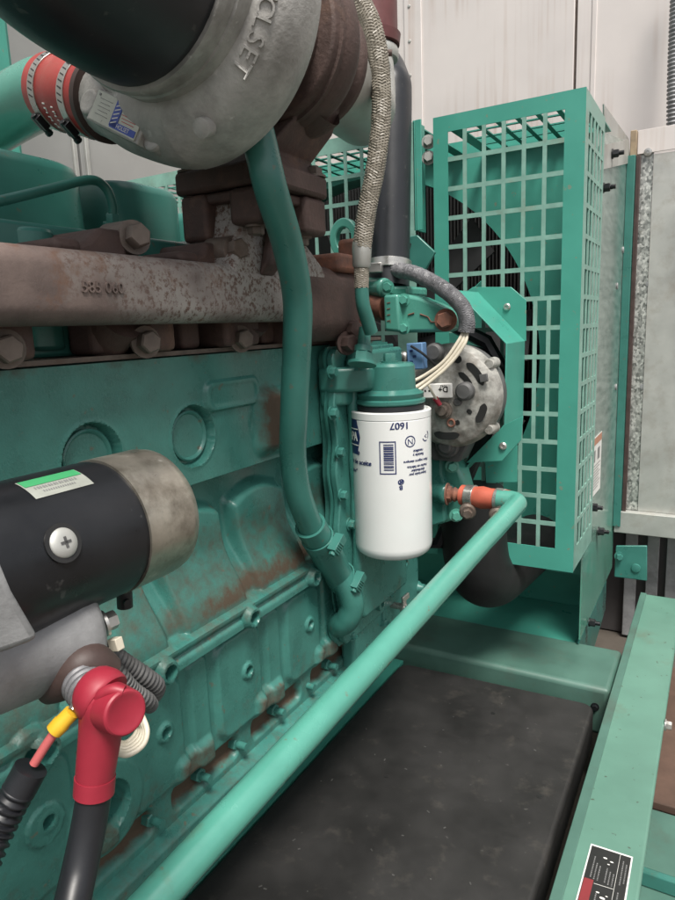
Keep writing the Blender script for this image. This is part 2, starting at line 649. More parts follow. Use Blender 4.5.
def ribbed(path, r, parent, name, mat_, pitch=.004, depth=.0012, n=16):
    """corrugated conduit"""
    P = [Vector(p) for p in path]
    cum = [0]
    for a, b in zip(P[:-1], P[1:]):
        cum.append(cum[-1] + (b - a).length)
    L = cum[-1]
    k = max(6, int(L / pitch * 4))
    pts, rs = [], []
    i = 0
    for q in range(k + 1):
        s = L * q / k
        while i < len(cum) - 2 and cum[i + 1] < s:
            i += 1
        f = (s - cum[i]) / max(1e-9, cum[i + 1] - cum[i])
        pts.append(P[i].lerp(P[i + 1], f))
        rs.append(r + (depth if (q % 4) in (1, 2) else -depth))
    mb = MB()
    mb.tube(pts, rs, n)
    return mb.build(name, mat_, parent, ang=60)


def worm_clamp(c, axis, r, w, screw_dir, parent, band='steel', name='hose_clamp', house='steel', slots=True, hs_=1.0):
    """worm-drive clamp: band, slots, housing and screw"""
    c = Vector(c)
    u, v, d = frame_of(axis)
    mb = MB()
    t = .0012
    mb.lathe(c - d * w / 2, d, [(0, r - .001), (0, r + t), (w, r + t), (w, r - .001)], 40)
    o = mb.build(name, M[band], parent, bevel=.0003)
    sd_ = Vector(screw_dir)
    sd_ = (sd_ - d * sd_.dot(d)).normalized()
    tg = d.cross(sd_).normalized()
    hb = MB()
    hc = c + sd_ * (r + t + w * .28 * hs_)
    hb.obox(hc, tg * w * .62 * hs_, d * w * .5, sd_ * w * .30 * hs_)
    if hs_ > 1:
        for k_ in range(5):
            hb.obox(hc + sd_ * w * .32 * hs_ + tg * w * (.9 - .25 * k_), tg * w * .05 + d * w * .06, d * w * .42 - tg * w * .1, sd_ * w * .05)
    hb.cyl(hc - tg * w * .8 + sd_ * w * .08, hc + tg * w * 1.0 + sd_ * w * .08, w * .27, 12)
    hb.hexbolt(hc + tg * w * .9 + sd_ * w * .08, tg, w * .34, w * .38, False)
    hb.build('clamp_screw', M[house], o, bevel=.0004)
    if slots:
        sb = MB()
        for k in range(4, 22):
            a = k * 2 * math.pi / 40
            for sg in (1, -1):
                rd = sd_ * math.cos(sg * a) + tg * math.sin(sg * a)
                tt = d.cross(rd)
                sb.obox(c + rd * (r + t), (tt * .25 + d).normalized() * w * .30, tt * r * .018, rd * .0003)
        sb.build('band_slots', M['black_ink'], o)
    return o


# ================================================================== SETTING
def structure(o):
    o['kind'] = 'structure'
    return o


mb = MB()
mb.box((-60, -60, -1.06), (60, 60, -1.0))
structure(mb.build('floor', M['floor'], smooth=False))

# back wall of the enclosure
YW = 2.32
t = thing('enclosure_wall', 'pale painted sheet metal wall behind the green fan guard, with vertical seams and faint run marks', 'wall', (-.6, YW, -1))
seams = [-2.4, -.99, -.447, .55, 1.6]
for a, b in zip(seams[:-1], seams[1:]):
    mb = MB()
    mb.box((a + .004, YW, -1), (b - .004, YW + .03, 1.7))
    mb.build('wall_panel', M['wall'], t, bevel=.002)
mb = MB()
mb.box((-2.4, YW + .012, -1), (1.6, YW + .028, 1.7))
mb.build('seam_backing', M['bolt_dirty'], t)
mb = MB()
mb.box((-1.02, YW - .006, -1), (-.955, YW + .001, 1.7))
mb.box((-.40, YW - .004, -1), (-.385, YW + .001, 1.7))
mb.build('cover_strip', M['wall'], t, bevel=.002)
for k in range(24):
    mb = MB()
    mb.lathe((-1.0, YW - .006, -.9 + k * .11), (0, -1, 0), [(0, .006), (.002, .005), (.0035, .0)], 12)
    mb.build('rivet', M['pale_metal'], t)

XL = -1.9
t = thing('enclosure_wall', 'grey panel wall beyond the green valve covers at far left, with a pale vertical joint', 'wall', (XL, .9, -1))
mb = MB()
for a, b in ((-1.5, .2), (.21, 1.61), (1.62, 2.3)):
    mb.box((XL - .03, a, -1), (XL, b, 1.7))
mb.build('wall_panel', basic('grey_sheet', (.33, .33, .32), .5, .1, .08, 5, .04), t, bevel=.002)
mb = MB()
mb.box((XL, 1.585, -1), (XL + .010, 1.600, 1.7))
mb.box((XL, 1.635, -1), (XL + .010, 1.650, 1.7))
mb.build('joint_strip', M['pale_metal'], t, bevel=.002)
mb = MB()
mb.box((-1.64, 1.09, -1), (-1.575, 1.155, 1.7))
mb.box((-1.64, 1.156, -1), (-1.63, 1.20, 1.7))
o = mb.build('corner_post', M['guard'], None, bevel=.003)
o['label'] = 'green upright post in the far top left corner, in front of the grey wall'
o['category'] = 'post'

# ================================================================== SKID
t = thing('skid_rail', 'long green painted steel frame rail running along the right side of the photo', 'frame rail', (-.105, 1, -.95))
mb = MB()
mb.box((-.155, -.4, -.762), (-.052, 1.89, -.75))
mb.box((-.155, -.4, -.94), (-.145, 1.89, -.7625))
mb.box((-.155, -.4, -.953), (-.075, 1.89, -.9405))
mb.build('rail_web', M['frame'], t, bevel=.004, seg=3)
mb = MB()
mb.box((-.1545, -.4, -.7498), (-.139, 1.889, -.7468))
mb.build('rail_lip', M['beam'], t, bevel=.0012)
mb = MB()
mb.hexbolt((-.0515, 1.27, -.758), (1, 0, 0), .008, .012)
mb.build('rail_bolt', M['steel'], t)

t = thing('crossmember', 'flat green cross beam between black cover and fan guard', 'cross beam', (-.45, 1.44, -.95))
mb = MB()
mb.box((-1.5, 1.338, -.86), (-.157, 1.53, -.752))
mb.build('beam_web', M['beam'], t, bevel=.011, seg=4)
mb = MB()
mb.hexbolt((-.185, 1.338, -.795), (0, -1, 0), .006, .008)
mb.build('beam_bolt', M['black_paint'], t)

t = thing('radiator_tray', 'light green sheet pan under the fan guard, behind the flat cross beam', 'tray', (-.7, 1.8, -.9))
mb = MB()
mb.box((-1.5, 1.532, -.772), (-.26, 1.76, -.762))
mb.box((-1.5, 1.762, -.772), (-.26, 1.772, -.64))
mb.build('tray_sheet', M['guard'], t, bevel=.003)

# flat black cover between engine and rail
mb = MB()
mb.box((-.655, -.3, -.80), (-.618, 1.333, -.79))
mb.box((-.655, -.3, -.79), (-.649, 1.333, -.755))
o = mb.build('support_angle', M['guard'], None, bevel=.002)
o['label'] = 'light green angle strip along the engine side of the black cover'
o['category'] = 'angle strip'
t = thing('flat_cover', 'large flat black scuffed cover lying between the engine and green rail', 'cover', (-.4, .85, -.86))
poly = fillet([(-.40, .2, 0), (-.176, .2, 0), (-.183, 1.325, 0), (-.612, 1.31, 0), (-.612, .2, 0), (-.40, .2, 0)], [.01, .03, .03, .01], 6)
mb = MB()
mb.prism([(p.x, p.y, -.858) for p in poly[:-1]], (0, 0, .076))
mb.build('cover_shell', M['black_mat'], t, bevel=.012, seg=4)
mb = MB()
for k in range(30):
    x, y = random.uniform(-.58, -.22), random.uniform(.55, 1.28)
    a, l = random.uniform(0, 3.14), random.uniform(.0008, .003)
    mb.obox((x, y, -.7819), (math.cos(a) * l, math.sin(a) * l, 0), (-math.sin(a) * .0009, math.cos(a) * .0009, 0), (0, 0, .0004))
o = mb.build('scuff_marks', M['mark'], t)
o['kind'] = 'stuff'
for x, y in ((-.22, 1.0), (-.47, .93), (-.36, 1.2)):
    mb = MB()
    mb.cyl((x, y, -.7828), (x, y, -.7814), .004, 16)
    mb.build('dimple', M['black_ink'], t)

# board beyond the rail and a low green channel
mb = MB()
mb.box((-.07, 1.345, -.999), (.5, 1.95, -.98))
o = mb.build('brown_board', M['wood'], None, bevel=.003)
o['label'] = 'brown wooden board on the floor outside the green rail'
o['category'] = 'board'
t = thing('floor_channel', 'dull green steel channel lying low outside the rail at bottom right', 'channel', (.06, .8, -1))
mb = MB()
mb.box((-.072, .3, -.999), (.3, 1.335, -.99))
mb.box((.29, .3, -.9895), (.3, 1.30, -.93))
mb.build('channel_web', M['beam'], t, bevel=.003)
mb = MB()
mb.box((-.07, 1.12, -.9895), (.285, 1.135, -.96))
mb.build('channel_end', M['green'], t, bevel=.003)

# ================================================================== ENGINE BLOCK
t = block = thing('engine_block', 'large green cast iron engine block with round core plugs and rust stained ledges', 'engine block', (-.8, .5, -.6))
ys = np.arange(-.12, 1.0201, .0017)
zs = np.arange(-.557, -.0219, .0017)
Yg, Zg = np.meshgrid(ys, zs, indexing='ij')
h = np.zeros_like(Yg)
st = np.zeros_like(Yg)
ZL, ZR = -.164, -.338


def disc(y, z, r, soft=.003):
    return 1 - sstep(r - soft, r + soft, np.hypot(Yg - y, Zg - z))


def rrect(y0, y1, z0, z1, rad=.01, soft=.003):
    cy, cz, hy, hz = (y0 + y1) / 2, (z0 + z1) / 2, (y1 - y0) / 2 - rad, (z1 - z0) / 2 - rad
    d = np.hypot(np.maximum(np.abs(Yg - cy) - hy, 0), np.maximum(np.abs(Zg - cz) - hz, 0)) - rad
    return 1 - sstep(-soft, soft, d)


def hmax(h, v):
    """raise the surface where the feature v stands"""
    return np.where((v > 1e-4) & (v > h), v, h)


# lower half recess with cylinder bulges
below = 1 - sstep(ZL - .009, ZL, Zg)
per = ((Yg - .472 + (Zg + .24) * .12) / .135) % 1.0
bul = sstep(.05, .13, per) * (1 - sstep(.86, .95, per))
bul = bul * (1 - sstep(-.222, -.205, Zg - .02 * np.sin(np.clip(per, 0, 1) * math.pi)))
rec = -.030 + .019 * bul
slope = 1 - sstep(-.325, -.245, Zg)
rec = rec * (1 - slope) + slope * (.012 - .010 * (1 - bul))
h += below * rec
# ridge rail with its bosses
rail = sstep(-.357, -.352, Zg) * (1 - sstep(-.327, -.321, Zg))
h = np.where(Zg < -.352, .004, h)
h = hmax(h, rail * .021)
h -= rail * .005 * np.exp(-((Zg + .338) / .0035) ** 2)
low = (Zg < -.352)
for k in range(-4, 5):
    y = .593 + k * .1435
    h = hmax(h, disc(y, -.342, .0145) * .029)
# lower half panels
for k in range(-4, 5):
    yc = .593 + k * .1435
    h += low * .007 * rrect(yc - .055, yc + .03, -.485, -.36, .02, .004)
    h += low * .005 * rrect(yc + .045, yc + .075, -.49, -.36, .01, .003)
    h = hmax(h, low * (disc(yc, -.415, .026, .014) * .009))
    h = hmax(h, low * disc(yc, -.415, .0125, .003) * .0145)
# pockets above the pan rail, with brown deposits
for k in range(-4, 4):
    yc = .665 + k * .1435
    p = rrect(yc - .062, yc + .050, -.520, -.494, .008, .004)
    h -= low * .012 * p
    st = np.maximum(st, p * .95)
    p2 = rrect(yc - .058, yc + .0, -.490, -.462, .006, .006)
    h += low * .008 * p2
    st = np.maximum(st, .6 * p2)
h = hmax(h, low * .020 * (1 - sstep(-.536, -.530, Zg)))
# big boss lower left and a plain disc
h = hmax(h, disc(.369, -.449, .048, .004) * .012)
dd_ = disc(.369, -.449, .026, .0018)
h = h * (1 - dd_) - .012 * dd_
h = hmax(h, disc(.304, -.417, .020, .002) * .014)
h = hmax(h, disc(.298, -.345, .026, .004) * .02)
for k in range(-4, 5):       # threaded holes
    y = .593 + k * .1435
    for (yy, zz, rr) in ((y, -.342, .0065), (y, -.415, .0048)):
        dd_ = disc(yy, zz, rr, .0015)
        h = h * (1 - dd_) - .004 * dd_
dd_ = disc(.298, -.345, .009, .0015)
h = h * (1 - dd_)
# outlet boss of the coolant pipe
h = hmax(h, disc(.862, -.452, .048, .006) * .014)
# upper half: core plug seats, oblong pad, worn boss
for k in range(-3, 3):
    y = .405 + k * .1365
    if y < .7:
        h = hmax(h, disc(y, -.111, .036, .004) * .0015)
        dd_ = disc(y, -.111, .0330, .0016)
        h = h * (1 - dd_) - .012 * dd_
pad = rrect(.563, .662, -.088, -.054, .012, .002)
h = hmax(h, pad * .005)
h -= .002 * rrect(.571, .654, -.082, -.060, .009, .002)
boss = rrect(.655, .735, -.152, -.075, .012, .01)
h = hmax(h, boss * .014)
st = np.maximum(st, 1.05 * rrect(.658, .70, -.15, -.07, .02, .02))
st = np.maximum(st, .8 * np.exp(-((Zg + .314) / np.where(Zg > -.314, .030, .012)) ** 2) * (.55 + .45 * sstep(.40, .62, Yg)))
st = np.maximum(st, .42 * below * (1 - sstep(-.24, -.19, Zg)) * sstep(-.36, -.33, Zg) * bul)
st = np.maximum(st, .30 * low * (1 - sstep(-.5, -.36, Zg)))
st = np.maximum(st, .5 * np.exp(-((Zg + .022) / .012) ** 2) * (.5 + .5 * np.sin(Yg * 60)))
rng = np.random.default_rng(3)
X = -.5 + h
n0, n1 = Yg.shape
verts = np.stack([X, Yg, Zg], -1).reshape(-1, 3)
idx = np.arange(n0 * n1).reshape(n0, n1)
quads = np.stack([idx[:-1, :-1], idx[1:, :-1], idx[1:, 1:], idx[:-1, 1:]], -1).reshape(-1, 4)
mb = MB()
mb.v = [tuple(v) for v in verts.tolist()]
mb.f = [tuple(q) for q in quads.tolist()]
b0 = len(mb.v)
mb.box((-1.2, -.12, -.5565), (-.534, 1.02, -.0225))
side = mb.build('casting', M['cast_green'], block, ang=50)
ca = side.data.attributes.new('stain', 'FLOAT', 'POINT')
vals = np.zeros(len(mb.v), dtype=np.float32)
vals[:b0] = st.reshape(-1)
ca.data.foreach_set('value', vals)

for k in range(-2, 3):
    y = .405 + k * .1365
    if y > .7:
        continue
    mb = MB()
    mb.lathe((-.515, y, -.111), (1, 0, 0), [(0, .0282), (.0085, .0282), (.0095, .0265), (.0085, .0250), (.0065, .0238), (.006, .0)], 48)
    mb.build('core_plug', M['cast_green'], block)
mb = MB()
mb.hexbolt((-.514, .369, -.449), (1, 0, 0), .014, .014)
mb.build('drain_plug', M['black_paint'], block)
for y, z in ((.658, -.509), (.507, -.508), (.575, -.509), (.735, -.512), (.80, -.512), (.43, -.51)):
    mb = MB()
    mb.cyl((-.512, y, z), (-.484, y, z), .0048, 12)
    mb.hexbolt((-.508, y, z), (1, 0, 0), .0085, .010, False)
    mb.build('stud', M['cast_green'], block)
mb = MB()
mb.box((-1.2, -.12, -.5595), (-.484, 1.02, -.5575))
mb.build('pan_gasket', M['black_ink'], block)
mb = MB()
mb.box((-1.2, -.12, -.574), (-.478, 1.02, -.560))
mb.box((-1.1, -.12, -.74), (-.68, 1.0, -.5745))
mb.build('oil_pan', M['green'], block, bevel=.004)
mb = MB()   # deck edge of the block, slight gasket lip
mb.box((-1.2, -.12, -.0215), (-.502, 1.02, -.017))
mb.build('head_gasket', M['bolt_dirty'], block)

# ================================================================== CYLINDER HEAD
t = head = thing('cylinder_head', 'dark green cylinder head behind the rusty exhaust manifold', 'cylinder head', (-.8, .5, -.015))
mb = MB()
mb.box((-1.1, -.12, -.0165), (-.545, 1.0, .105))
for k in range(-2, 6):
    y = .405 + k * .1365 * .82
    mb.cyl((-.56, y, -.01), (-.56, y, .1), .024, 24)
    mb.box((-.545, y + .035, -.016), (-.525, y + .06, .07))
mb.build('head_casting', M['green'], head, bevel=.004)

# valve covers: three rocker boxes
for i, (y0, y1, zt, lab) in enumerate(((.25, .545, .188, 'tall green rocker cover at the left edge of the photo, nearest to the camera'),
                                       (.575, .70, .184, 'green rocker cover behind the pipe bend, second from the left edge'),
                                       (.72, .90, .165, 'low green rocker cover half hidden behind the rusty turbo flange'))):
    t = thing('rocker_cover', lab, 'valve cover', (-.72, (y0 + y1) / 2, .106), 'rocker covers on the cylinder head')
    poly = fillet([(-.72, y0, 0), (-.62, y0, 0), (-.62, y1, 0), (-.88, y1, 0), (-.88, y0, 0), (-.72, y0, 0)], .045, 8)[:-1]
    mb = MB()
    n = len(poly)
    cx, cy = -.75, (y0 + y1) / 2
    lay = [(.1055, 1.0, 0), (zt - .012, .99, 0), (zt - .004, .965, 0), (zt, .92, 0), (zt + .008, .6, 0), (zt + .01, .05, 0)]
    vs, fs = [], []
    for z, s_, _ in lay:
        for p in poly:
            vs.append((cx + (p.x - cx) * s_, cy + (p.y - cy) * s_, z + .02 * (cx - p.x) * 0))
    for a in range(len(lay) - 1):
        for k in range(n):
            q = (k + 1) % n
            fs.append((a * n + k, a * n + q, (a + 1) * n + q, (a + 1) * n + k))
    fs.append(tuple((len(lay) - 1) * n + k for k in range(n)))
    mb.add(vs, fs)
    mb.build('cover_shell', M['green'], t, ang=50)
    mb = MB()
    mb.box((-.89, y0 - .006, .1052), (-.612, y1 + .006, .1125))
    mb.build('cover_flange', M['green'], t, bevel=.003)

# injector pipes
for pts, lab in (([at(-25, 206, x=-.57), at(0, 201, x=-.57), at(50, 189, x=-.575), at(88, 180, x=-.575), at(104, 186, x=-.575), at(112, 203, x=-.575), at(113, 225, x=-.58)],
                  'thin green fuel pipe bending over the front of the left rocker cover'),
                 ([at(-15, 250, x=-.55), at(5, 238, x=-.55), at(25, 229, x=-.555), at(60, 232, x=-.555), at(95, 240, x=-.56)],
                  'thin green pipe lying low along the back of the manifold at the left edge'),
                 ([at(206, 205, x=-.58), at(203, 225, x=-.58), at(197, 240, x=-.57), at(180, 246, x=-.56), at(145, 247, x=-.56)],
                  'thin green pipe with a flat foot dropping behind the rusty turbo flange'),
                 ([at(183, 218, x=-.66), at(200, 216, x=-.66), at(215, 208, x=-.67), at(232, 196, x=-.68)],
                  'thin green pipe in the gap between rocker cover and rusty turbo flange')):
    t = thing('fuel_pipe', lab, 'pipe', pts[-1], 'fuel pipes on the cylinder head')
    mb = MB()
    mb.tube(spline(pts, 8), .0048, 14)
    mb.build('pipe_run', M['green'], t)
    mb = MB()
    e, f = pts[-1], pts[-2]
    mb.hexbolt(e, (f - e), .0075, .012, True)
    mb.build('pipe_nut', M['green'], t)

# ================================================================== EXHAUST MANIFOLD
t = man = thing('exhaust_manifold', 'rusty cast iron exhaust manifold log with flaking pale coating and raised casting number', 'manifold', (-.47, .5, .04))


def sweep_rr(mb, y0, y1, xc, zc, hx, hz, rad, ny=60, nseg=6, wob=.0):
    """rounded-rectangle bar along y"""
    ring = []
    for (sx, sz, a0) in ((1, 1, 0), (-1, 1, 90), (-1, -1, 180), (1, -1, 270)):
        for k in range(nseg + 1):
            a = R_(a0 + 90 * k / nseg)
            ring.append((xc + sx * (hx - rad) + math.cos(a) * rad, zc + sz * (hz - rad) + math.sin(a) * rad))
    n = len(ring)
    vs, fs = [], []
    for i in range(ny + 1):
        y = y0 + (y1 - y0) * i / ny
        for x, z in ring:
            vs.append((x, y, z))
    for i in range(ny):
        for k in range(n):
            q = (k + 1) % n
            fs.append((i * n + k, (i + 1) * n + k, (i + 1) * n + q, i * n + q))
    fs.append(tuple(range(n)))
    fs.append(tuple(ny * n + k for k in range(n - 1, -1, -1)))
    mb.add(vs, fs)


def add_stain(o, fn):
    a = o.data.attributes.new('stain', 'FLOAT', 'POINT')
    off = ORI[o.name]
    a.data.foreach_set('value', np.array([fn(v.co + off) for v in o.data.vertices], dtype=np.float32))


mb = MB()
sweep_rr(mb, -.15, .715, -.482, .0415, .032, .0305, .016, 120)
o = mb.build('manifold_log', M['manifold'], man, ang=50)
add_stain(o, lambda p: float(.15 + .55 * sstep(.44, .52, np.float64(p.y)) * (1 - sstep(.60, .72, np.float64(p.y)) * .2)))
# casting number
mb = MB()
c = at(103, 288, x=-.4495)
put_text(mb, '585 060', .0135, c, (0, 1, 0), (0, 0, 1), .0012)
mb.build('casting_number', M['manifold'], man)
# ports feet and flanges under the log, ears and bolts above it
feet = [(.305, .36), (.445, .49), (.525, .55), (.605, .645)]
for y0, y1 in ((.29, .352), (.425, .452), (.476, .515), (.545, .575), (.595, .66), (.69, .72)):
    mb = MB()
    mb.box((-.545, y0, -.016), (-.488 - .02 * (y1 - y0 < .035), y1, .02))
    mb.build('port_flange', M['rust_cast'], man, bevel=.006, seg=3)
for y in (.452, .66):
    mb = MB()
    mb.tube([(-.53, y, -.004), (-.52, y, .006), (-.50, y, .02)], .026, 20)
    mb.build('port_runner', M['rust_cast'], man)
for px, py in ((6, 349), (146, 342), (241, 339)):
    p = at(px, py, x=-.488)
    mb = MB()
    mb.hexbolt(p + V(-.002, 0, 0), (1, -.25, 0), .0115, .014)
    mb.build('flange_bolt', M['bolt_dirty'], man)
for (a, b) in ((.385, .452), (.532, .592)):
    poly = [(-.55, a + .012, .069), (-.55, b, .069), (-.55, b, .096), (-.55, b - .030, .096), (-.55, a + .024, .084), (-.55, a + .012, .080)]
    mb = MB()
    mb.prism(poly, (.07, 0, 0))
    mb.build('top_ear', M['rust_cast'], man, bevel=.005, seg=3)
for px, py in ((133, 238), (233, 251)):
    p = at(px, py, x=-.48 if px < 200 else -.466)
    mb = MB()
    mb.lathe(p, (1, 0, 0), [(-.03, .016), (0, .016), (.002, .012), (.002, .0)], 24)
    mb.hexbolt(p, (1, -.3, .1), .0115, .016)
    mb.build('ear_bolt', M['bolt_dirty'], man)
for y0, y1 in ((.37, .398), (.515, .545)):
    mb = MB()
    mb.box((-.535, y0, .070), (-.475, y1, .083))
    mb.build('top_pad', M['rust_cast'], man, bevel=.006, seg=3)
# riser to the turbo
mb = MB()
vs, fs = [], []
lay = [(.055, .56, .775, -.545, -.452), (.080, .575, .755, -.54, -.452), (.105, .59, .725, -.535, -.456), (.150, .60, .70, -.525, -.455)]
for z, y0, y1, x0, x1 in lay:
    vs += [(x0, y0, z), (x1, y0, z), (x1, y1, z), (x0, y1, z)]
for a in range(3):
    for k in range(4):
        q = (k + 1) % 4
        fs.append((a * 4 + k, a * 4 + q, a * 4 + 4 + q, a * 4 + 4 + k))
fs += [(3, 2, 1, 0), (12, 13, 14, 15)]
mb.add(vs, fs)
o = mb.build('turbo_riser', M['manifold'], man, bevel=.008, seg=3)
add_stain(o, lambda p: .62)
for x0, x1, y0, y1, zlo in ((-.53, -.492, .58, .618, .100), (-.462, -.420, .58, .618, .112), (-.53, -.492, .668, .706, .104), (-.462, -.416, .662, .708, .108)):
    mb = MB()
    mb.box((x0, y0, zlo), (x1, y1, .1495))
    mb.build('riser_lobe', M['rust_cast'], man, bevel=.006, seg=3)
    mb = MB()
    mb.hexbolt(((x0 + x1) / 2, (y0 + y1) / 2, zlo), (0, 0, -1), .009, .010)
    mb.build('lobe_nut', M['bolt_dirty'], man)
mb = MB()
mb.box((-.527, .584, .138), (-.424, .702, .1490))
mb.build('riser_flange', M['rust_cast'], man, bevel=.003)
mb = MB()
mb.prism([(-.452, .612, .06), (-.440, .618, .075), (-.440, .632, .12), (-.452, .636, .128)], (0, .03, 0))
mb.build('riser_rib', M['rust_cast'], man, bevel=.004, seg=3)
# right hand section
mb = MB()
sweep_rr(mb, .715, .86, -.495, .033, .046, .050, .03, 20)
mb.build('manifold_end', M['rust_cast'], man, ang=50)
mb = MB()
mb.prism(fillet([(-.50, .845, -.03), (-.445, .845, -.03), (-.445, .845, .088), (-.56, .845, .088), (-.56, .845, -.03), (-.50, .845, -.03)], .02, 5)[:-1], (0, .022, 0))
mb.build('end_flange', M['rust_red'], man, bevel=.003)
mb = MB()
mb.box((-.50, .79, .075), (-.448, .842, .10))
mb.box((-.475, .832, .088), (-.445, .868, .122))
mb.build('end_lug', M['rust_red'], man, bevel=.006, seg=3)
for p in (at(356, 329, x=-.445), at(352, 343, x=-.445)):
    mb = MB()
    mb.hexbolt(p + V(-.01, 0, 0), (1, -.5, 0), .012, .018)
    mb.build('end_bolt', M['rust_cast'], man)

# ================================================================== TURBOCHARGER
AX, AZ = -.43, .30
VX, VY = -.443, .515
t = turbo = thing('turbocharger', 'large turbocharger with grey cast compressor housing and dark brown turbine housing', 'turbocharger', (AX, .62, .165))
# compressor volute: spiral torus about the y axis
mb = MB()
nU, nV = 96, 28
vs, fs = [], []
for i in range(nU + 1):
    f = i / nU
    # angle runs clockwise seen from the camera, from tongue (lower left) round to the outlet
    a = R_(232 - 322 * f)
    rm = .024 + .021 * f
    Rm = .096 + .004 * f
    for k in range(nV):
        b = 2 * math.pi * k / nV
        rr = Rm + rm * math.cos(b)
        vs.append((VX + rr * math.cos(a), VY + rm * math.sin(b) * 1.05, AZ + rr * math.sin(a)))
for i in range(nU):
    for k in range(nV):
        q = (k + 1) % nV
        fs.append((i * nV + k, i * nV + q, (i + 1) * nV + q, (i + 1) * nV + k))
fs.append(tuple(range(nV)))
fs.append(tuple(nU * nV + k for k in range(nV - 1, -1, -1)))
mb.add(vs, fs)
# tangential outlet at the bottom running to -X
a = R_(232 - 322)
oc = V(VX + .10 * math.cos(a), VY, AZ + .10 * math.sin(a))
opath = spline([oc + V(.012, 0, .001), oc + V(-.014, .001, .002), at(146, 114, y=.53), at(122, 105, y=.535), at(100, 98, y=.54)], 8)
m_ = len(opath)
mb.tube(opath, [.045 - .009 * sstep(0.1, .9, k / (m_ - 1)) for k in range(m_)], 28)
# front cone and inlet mouth
mb.lathe((AX, .40, AZ), (0, 1, 0), [(.13, .100), (.10, .0995), (.088, .0990), (.060, .0985), (.059, .0965), (.050, .0965), (.049, .0985), (.044, .0985), (.042, .097), (.042, .093), (.06, .0915), (.15, .06)], 72)
comp = mb.build('compressor_housing', M['cast_alu'], turbo, ang=45)
mb = MB()
mb.lathe((VX, .545, AZ), (0, 1, 0), [(0, .09), (0, .112), (.012, .112), (.014, .10), (.03, .085), (.045, .07), (.045, 0)], 60)
mb.build('back_plate', M['cast_alu'], turbo, bevel=.002)
mb = MB()
p = at(202, 128, y=.474)
mb.lathe(p, (0.1, -1, -.35), [(-.01, .0085), (.0015, .0085), (.002, .0075), (.002, 0)], 24)
mb.build('casting_pip', M['cast_alu'], turbo)
# raised lettering round the volute
lt = MB()
word = 'HOLSET'
for chh, px, py in zip(word, (264, 266, 265.5, 262, 257.5, 252), (-9, 9, 24, 43, 59, 76)):
    q = at(px, py, y=.482)
    a = math.atan2(q.z - AZ, q.x - VX)
    rr = .121
    f_ = ((R_(232) - a) / R_(322)) % 1.118
    rm_, Rm_ = .024 + .021 * f_, .096 + .004 * f_
    cb_ = (rr - Rm_) / rm_
    sb_2 = math.sqrt(1 - cb_ * cb_)
    rad = V(math.cos(a), 0, math.sin(a))
    tan = V(math.sin(a), 0, -math.cos(a))
    nrm = rad * cb_ + V(0, -1, 0) * sb_2
    up_ = (rad - nrm * rad.dot(nrm)).normalized()
    if tan.cross(up_).dot(nrm) < 0:
        tan = -tan
    put_text(lt, chh, .021, V(VX + rr * math.cos(a), VY - 1.05 * rm_ * sb_2, AZ + rr * math.sin(a)), tan, up_, .0016)
lt.build('raised_lettering', M['cast_alu'], turbo, bevel=.0005)
# name plate
def depth_of(p):
    return float(CM[2] @ np.array(p))


d0_, d1_ = depth_of(at(112, 101, y=.537)) - .050, depth_of(at(148, 116, y=.53)) - .060
pc = [at(96, 87, d=d0_), at(147, 109, d=d1_), at(138, 146, d=d1_ + .004), at(88, 119, d=d0_ + .004)]
cc = sum(pc, V(0, 0, 0)) / 4
pu = ((pc[1] - pc[0]) + (pc[2] - pc[3])).normalized()
pv = ((pc[0] - pc[3]) + (pc[1] - pc[2]))
pv = (pv - pu * pv.dot(pu)).normalized()
pn = pu.cross(pv)
W_, H_ = (pc[1] - pc[0]).length * .92, (pc[0] - pc[3]).length * .92
mb = MB()
mb.obox(cc - pn * .016, pu * W_ * .56, pv * H_ * .56, pn * .0155)
mb.lathe(cc - pu * W_ * .66 - pn * .02, pn, [(0, .013), (.018, .013), (.020, .011), (.020, 0)], 24)
mb.lathe(cc + pu * W_ * .66 - pn * .026 - pv * .003, pn, [(0, .013), (.018, .013), (.020, .011), (.020, 0)], 24)
mb.build('plate_pad', M['cast_alu'], turbo, bevel=.002)
mb = MB()
mb.obox(cc, pu * W_ * .5, pv * H_ * .5, pn * .0008)
pl = mb.build('nameplate', M['label_silver'], turbo, bevel=.0004)
mb = MB()
mb.obox(cc + pu * W_ * .02 + pv * H_ * .02 + pn * .001, pu * W_ * .075, pv * H_ * .42, pn * .0003)
mb.obox(cc + pu * W_ * .22 - pv * H_ * .33 + pn * .001, pu * W_ * .26, pv * H_ * .11, pn * .0003)
mb.build('plate_blue', M['blue'], pl)
mb = MB()
for k in range(6):
    mb.obox(cc + pu * W_ * .28 + pv * H_ * (.38 - .1 * k) + pn * .001, pu * W_ * (.16 - .02 * (k % 3)), pv * H_ * .012, pn * .0002)
mb.build('plate_print', M['red_ink'], pl)
mb = MB()
put_text(mb, 'HOLSET', H_ * .2, cc + pu * W_ * .23 - pv * H_ * .33 + pn * .0014, pu, pv, .0001)
for k in range(5):
    mb.obox(cc + pu * W_ * .02 + pv * H_ * (.3 - .14 * k) + pn * .0015, (pu + pv * .4) * W_ * .05, pv * H_ * .02, pn * .0001)
mb.build('plate_lettering', M['label_white'], pl)
mb = MB()
for k in range(5):
    mb.obox(cc - pu * W_ * .27 + pv * H_ * (.28 - .13 * k) + pn * .001, pu * W_ * (.13 - .03 * (k % 2)), pv * H_ * .008, pn * .0002)
mb.obox(cc - pu * W_ * .43 + pv * H_ * .38 + pn * .001, pu * .0012, pv * .0012, pn * .0003)
mb.build('plate_stamping', M['grey_ink'], pl)
